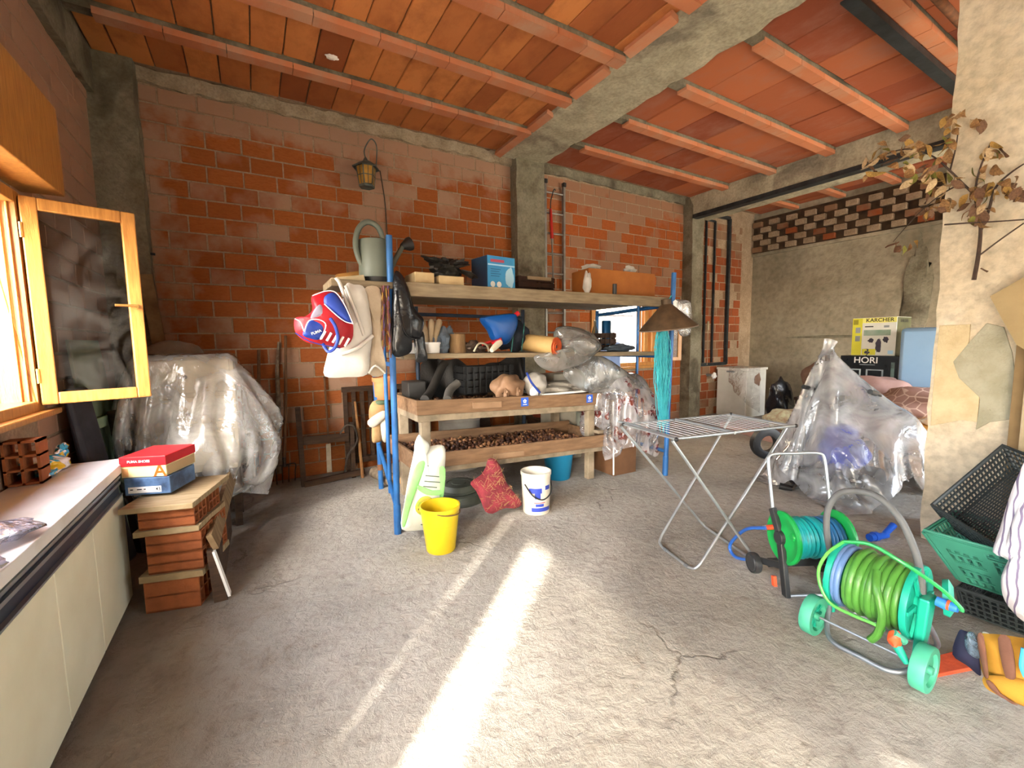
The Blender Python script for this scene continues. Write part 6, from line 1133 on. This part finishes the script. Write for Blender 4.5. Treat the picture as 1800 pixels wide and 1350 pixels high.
# ------------------------------------------------------------------ right edge: crates, shirt, bag, boards, branch
def crate8(name, label, B, T, m, nx, ny, nz, bar=.012, th=.008, cat='crate', handle=None, floor_grid=True):
    """ventilated crate from four bottom and four mouth corners: lattice walls of bars, rims, a lattice floor"""
    B = [Vector(p) for p in B]; T = [Vector(p) for p in T]; t = thing(name, label, cat, tuple(min(B, key=lambda p: p.z)))
    for i in range(4):
        a, b, c, d = B[i], B[(i+1) % 4], T[(i+1) % 4], T[i]; n = (b-a).cross(d-a).normalized(); g = G(); q = lambda u, v: (a.lerp(b, u)).lerp(d.lerp(c, u), v); N_ = nx if i % 2 == 0 else ny
        for v in [0.03, .97]+[(k_+.5)/nz*.8+.08 for k_ in range(nz)]: g.beam(q(0, v), q(1, v), bar*(2.2 if v in (.03, .97) else 1.3), th, n.cross(b-a))
        for k_ in range(N_+1): u = k_/N_; wd_ = bar*(2.6 if k_ in (0, N_) else 1); g.beam(q(u, .02), q(u, .98), wd_, th, n)
        if i in (handle or ()): 
            g.beam(q(.36, .86), q(.64, .86), bar*1.6, th*1.5, n.cross(b-a))
        part('side_wall', g, m, t, False)
    g = G()
    for k_ in range(nx+1): g.beam(B[0].lerp(B[1], k_/nx), B[3].lerp(B[2], k_/nx), bar*.6, th)
    for k_ in range(ny*2+1): g.beam(B[0].lerp(B[3], k_/ny/2), B[1].lerp(B[2], k_/ny/2), bar*.8, th)
    part('crate_base', g, m, t, False)
    part('rim', G().tube([p for p in T], .011, 8, True), m, t); return t
m_gcr = mat('green crate plastic', '3c8670', '327562', 4, .45); m_bcr = mat('black crate plastic', '2a3032', '343b3d', 4, .4)
crate8('plastic_crate', 'dark lower crate on the floor under the green crate', [(3.22, .66, .012), (3.22, .12, .012), (3.62, .12, .012), (3.62, .66, .012)], [(3.2, .69, .14), (3.2, .1, .14), (3.64, .1, .14), (3.64, .69, .14)], m_bcr, 20, 12, 4, .009)
t = crate8('plastic_crate', 'green ventilated crate stacked on the dark lower crate beside the pillar', [(3.25, .69, .17), (3.25, .12, .16), (3.62, .12, .16), (3.62, .69, .17)], [(3.16, .83, .42), (3.16, .08, .42), (3.66, .08, .42), (3.66, .83, .42)], m_gcr, 20, 12, 5, .014)
# solid bands of the front wall with its hand hole
def fr_(y, v): a = Vector((3.25, .69, .17)).lerp(Vector((3.16, .83, .42)), v); b = Vector((3.25, .12, .16)).lerp(Vector((3.16, .08, .42)), v); return a.lerp(b, y)-Xv*.014
for y0, y1, v0, v1 in ((0, .3, .72, 1), (.52, 1, .72, 1), (.3, .52, .88, 1), (.3, .52, .72, .76), (0, 1, .36, .46), (0, .07, 0, .72), (.26, .32, 0, .72), (.56, .62, 0, .72)): part('front_panel', G().hexa([fr_(y0, v0), fr_(y1, v0), fr_(y1, v0)+Xv*.008, fr_(y0, v0)+Xv*.008, fr_(y0, v1), fr_(y1, v1), fr_(y1, v1)+Xv*.008, fr_(y0, v1)+Xv*.008]), m_gcr, t, False)
A_, B_, D_ = Vector((3.45, .88, .49)), Vector((3.9, .70, .83)), Vector((3.2, .56, .43)); C_ = B_+D_-A_; nD = (B_-A_).cross(D_-A_).normalized()*.17; 
if nD.z > 0: nD = -nD
cen = (A_+C_)/2; sh = lambda p: cen+(p-cen)*.93+nD
crate8('plastic_crate', 'black ventilated crate tilted over the green crate, leaning towards the pillar', [sh(A_), sh(B_), sh(C_), sh(D_)], [A_, B_, C_, D_], m_bcr, 22, 13, 4, .007)
k = N('striped shirt cloth'); wv = k.n('ShaderNodeTexWave', wave_type='BANDS', bands_direction='Y'); wv.inputs['Scale'].default_value = 10; wv.inputs['Distortion'].default_value = 3.5; wv.inputs['Detail'].default_value = 1; k.l(k.tc.outputs['Object'], wv.inputs['Vector']); k.set(Base_Color=k.mix(k.ramp(wv.outputs['Color'], .84, .9), lin('e4e2e8'), lin('7d7290')), Roughness=.85); k.bump(k.noise(6, 3, dist=1), .6, .03)
t = thing('striped_shirt', 'white striped shirt hanging over the edge of the crates at the right', 'shirt', tuple(Wp(1790, 1085, X=3.0))); g = G(); pillow(g, outline_px([(1815, 800), (1790, 835), (1772, 880), (1757, 930), (1745, 970), (1772, 985), (1760, 1012), (1762, 1045), (1780, 1075), (1815, 1092), (1860, 1000), (1860, 880)], 3, X=3.06), (-1, -.2, .1), .05, 9, .035, 121); part('cloth', g, k.m, t)
g = G(); pillow(g, outline_px([(1800, 880), (1778, 920), (1768, 965), (1790, 980), (1815, 960), (1830, 900)], 3, X=3.0), (-1, -.3, .1), .03, 7, .03, 122); part('sleeve', g, k.m, t)
m_tan = mat('ochre canvas', 'ac7e28', '9a6e20', 5, .85, bump=.2); m_brn = mat('brown canvas', '6a4636', '593a2d', 5, .85, bump=.2); m_nvy = mat('navy lining', '1d1d3a', '15152c', 5, .7)
t = thing('striped_bag', 'ochre and brown striped canvas bag lying open on the floor at the right', 'bag', (2.55, .42, 0)); XB = 2.5
def bp(name, pts, m, d, dx=0, wr=.006, n=(-1, -.5, .35), seed=7): g = G(); pillow(g, outline_px(pts, 3, X=XB+dx), n, d, 8, wr, seed); return part(name, g, m, t)
bp('bag_body', [(1718, 1120), (1740, 1114), (1790, 1120), (1850, 1135), (1860, 1200), (1830, 1250), (1790, 1236), (1745, 1208), (1726, 1180)], m_tan, .07, .02, .01)
for i, q in enumerate(([(1717, 1122), (1729, 1118), (1738, 1190), (1730, 1188)], [(1754, 1122), (1776, 1124), (1786, 1190), (1768, 1192)], [(1800, 1130), (1830, 1134), (1838, 1190), (1812, 1192)])): bp('brown_stripe', q, m_brn, .012, -.045, .004, seed=i)
bp('front_pocket', [(1728, 1190), (1760, 1188), (1830, 1205), (1830, 1248), (1790, 1238), (1750, 1220), (1732, 1208)], m_tan, .03, -.04, .008); bp('pocket_trim', [(1733, 1196), (1745, 1200), (1770, 1232), (1790, 1240), (1760, 1226), (1740, 1210)], m_brn, .008, -.07, .003)
bp('mouth_lining', [(1684, 1112), (1694, 1108), (1718, 1125), (1724, 1175), (1722, 1188), (1700, 1170), (1674, 1150)], m_nvy, .025, .03, .01); bp('clear_bag', [(1698, 1114), (1712, 1112), (1722, 1135), (1722, 1158), (1704, 1150), (1696, 1135)], film('bluish film', '9ab4d0', .5, .8, .12, 30), .02, .0, .012)
part('shoulder_strap', G().tube(spline([Wp(1800, 1140, X=XB-.06), Wp(1796, 1170, X=XB-.07), Wp(1803, 1190, X=XB-.07)], 4), .008, 8), mat('sky blue strap', '3f9fd0', None, rough=.6), t)
single('roof_tile', 'flat red orange clay tile lying on the floor by the right wheel of the teal hose cart', 'tile', G().hexa([tuple(Wp(x, y, Z=.001)) for x, y in ((1640, 1193), (1745, 1172), (1760, 1128), (1648, 1158))]+[tuple(Wp(x, y, Z=.001)+Vector((0, 0, .018))) for x, y in ((1640, 1193), (1745, 1172), (1760, 1128), (1648, 1158))]), mat('red clay tile', 'c0481f', 'a53c19', 12, .8, bump=.3), bevel=.003, smooth=False)
c = Wp(1734, 1108, X=2.85); single('white_bottle', 'small white bottle standing between the crates and the striped bag', 'bottle', G().lathe([(0, 0), (.028, 0), (.03, .08), (.012, .1), (.012, .12), (0, .12)], (c.x, c.y, 0), 14), m_white)
t = thing('hose_nozzle', 'bright blue hose coupling lying on the floor behind the teal hose cart', 'coupling', (3.95, 1.27, 0)); m_bnz = mat('bright blue plastic', '154cb0', None, rough=.35)
part('body', G().cyl((3.82, 1.3, .028), (3.98, 1.25, .028), .028, .022, 12), m_bnz, t); part('branch', G().cyl((3.95, 1.26, .03), (4.06, 1.24, .09), .02, .024, 12), m_bnz, t); part('collar', G().cyl((3.86, 1.29, .03), (3.89, 1.28, .03), .034, n=12), m_bnz, t)
m_bd = mat('tan board', '9d8862', '8a7550', 4, .8, bump=.15)
def slab_x(X, pts, th): 
    g = G(); P = [at(a, b, X=X) for a, b in pts]; g.prism([(p[1], p[2]) for p in P], 0, th, Matrix(((0, 0, 1, X), (1, 0, 0, 0), (0, 1, 0, 0), (0, 0, 0, 1)))); return g
single('wooden_board', 'large tan board leaning in front of the pillar at the right edge', 'board', slab_x(4.0, [(1740, 521), (1762, 562), (1787, 606), (1840, 640), (1900, 640), (1900, 420), (1830, 470)], .02), m_bd, smooth=False)
q = [at(1764, 572, X=4.1), at(1785, 600, X=4.1)]; single('wooden_board', 'brown upright board standing behind the tan board at the right edge', 'board', G().bb((4.1, .2, 0), (4.13, .72, 1.62)), mat('brown board', '7d6643', '6a5435', 4, .8), smooth=False)
single('wooden_board', 'pale narrow upright batten at the right edge before the brown board', 'board', G().bb((4.03, .60, 0), (4.06, .66, 1.45)), m_pale, smooth=False)
t = thing('dried_branch', 'dried branch with withered brown leaves fixed to the pillar', 'branch', tuple(Wp(1713, 492, X=4.12)))
m_bark = mat('dark branch bark', '4a3830', '35281f', 14, .8, bump=.3); XS = 4.1
def br(pts, r0, r1, xs=None): P = spline([Wp(a, b, X=(xs[i] if xs else XS)) for i, (a, b) in enumerate(pts)], 4); part('twig', G().tube(P, np.linspace(r0, r1, len(P)).tolist(), 7), m_bark, t); return P
S_ = [br([(1712, 492), (1719, 455), (1723, 420), (1724, 395)], .012, .009), br([(1724, 405), (1716, 360), (1715, 330), (1725, 290), (1742, 250)], .008, .004), br([(1724, 405), (1738, 370), (1750, 330), (1775, 305), (1800, 288)], .009, .004), br([(1660, 395), (1700, 392), (1740, 390), (1800, 386)], .005, .004, [3.95, 4.0, 4.05, 4.1]),
      br([(1720, 450), (1760, 420), (1800, 392)], .005, .004), br([(1716, 345), (1690, 320), (1670, 300), (1640, 275), (1600, 262), (1560, 270), (1525, 290)], .007, .003, [4.1, 4.05, 4.0, 3.95, 3.9, 3.88, 3.85]), br([(1690, 322), (1650, 345), (1610, 380), (1570, 425)], .005, .002, [4.05, 3.98, 3.92, 3.9]), br([(1670, 300), (1680, 260), (1685, 225)], .005, .003, [4.0, 4.05, 4.08])]
LM = [mat('dry leaf %d' % i, c, d, 9, .8) for i, (c, d) in enumerate((('9a7448', '6e4f30'), ('b08a4a', '8a6a32'), ('7a5a42', '5c4232'), ('8a8a3e', '6f6a30'), ('c8ae88', 'a68c66')))]
lmesh = []
for i, m in enumerate(LM):
    g = G(); V = []
    for a in range(7):
        u = a/6; w_ = .5*sin(pi*min(1, u*1.02))**.8*.55
        for b in (-1, 0, 1): V.append((w_*b, u, .22*sin(u*3+i)+(.18 if b else 0)*w_+.05*b*sin(u*6+i)))
    g.add(V, [(a*3+b, a*3+b+1, a*3+b+4, a*3+b+3) for a in range(6) for b in range(2)]); lmesh.append(mesh('leaf', g, m, smooth='all'))
q = random.Random(21)
def leaf(p, s, mi):
    o = bpy.data.objects.new('leaf', lmesh[mi]); LINK(o); o.parent = t; o.location = Vector(p)-t.location; o.scale = (s, s, s); o.rotation_euler = (q.uniform(-2.6, -.6), q.uniform(-.8, .8), q.uniform(0, 6.28))
for (cx, cy, rx, ry, n, xs) in ((1530, 285, 14, 22, 7, 3.85), (1560, 265, 18, 18, 9, 3.87), (1604, 255, 22, 18, 12, 3.9), (1640, 285, 14, 22, 9, 3.95), (1622, 305, 16, 14, 9, 3.94), (1655, 315, 18, 20, 12, 4.0), (1668, 245, 18, 14, 8, 4.04), (1690, 205, 26, 14, 12, 4.1), (1596, 292, 14, 10, 4, 3.9), (1635, 368, 22, 8, 7, 3.96), (1660, 345, 10, 14, 5, 4.0), (1715, 335, 18, 26, 18, 4.08), (1712, 365, 20, 18, 14, 4.08), (1738, 265, 12, 20, 9, 4.1), (1770, 325, 22, 14, 12, 4.08), (1580, 425, 22, 7, 6, 3.9), (1745, 300, 10, 12, 4, 4.08), (1728, 470, 5, 5, 1, 4.1), (1790, 335, 10, 10, 4, 4.08)):
    for i in range(n): leaf(Wp(cx+q.gauss(0, rx*.6), cy+q.gauss(0, ry*.6), X=xs+q.uniform(-.05, .02)), q.uniform(.06, .11), q.choice((0, 0, 1, 2, 2, 3, 4)))
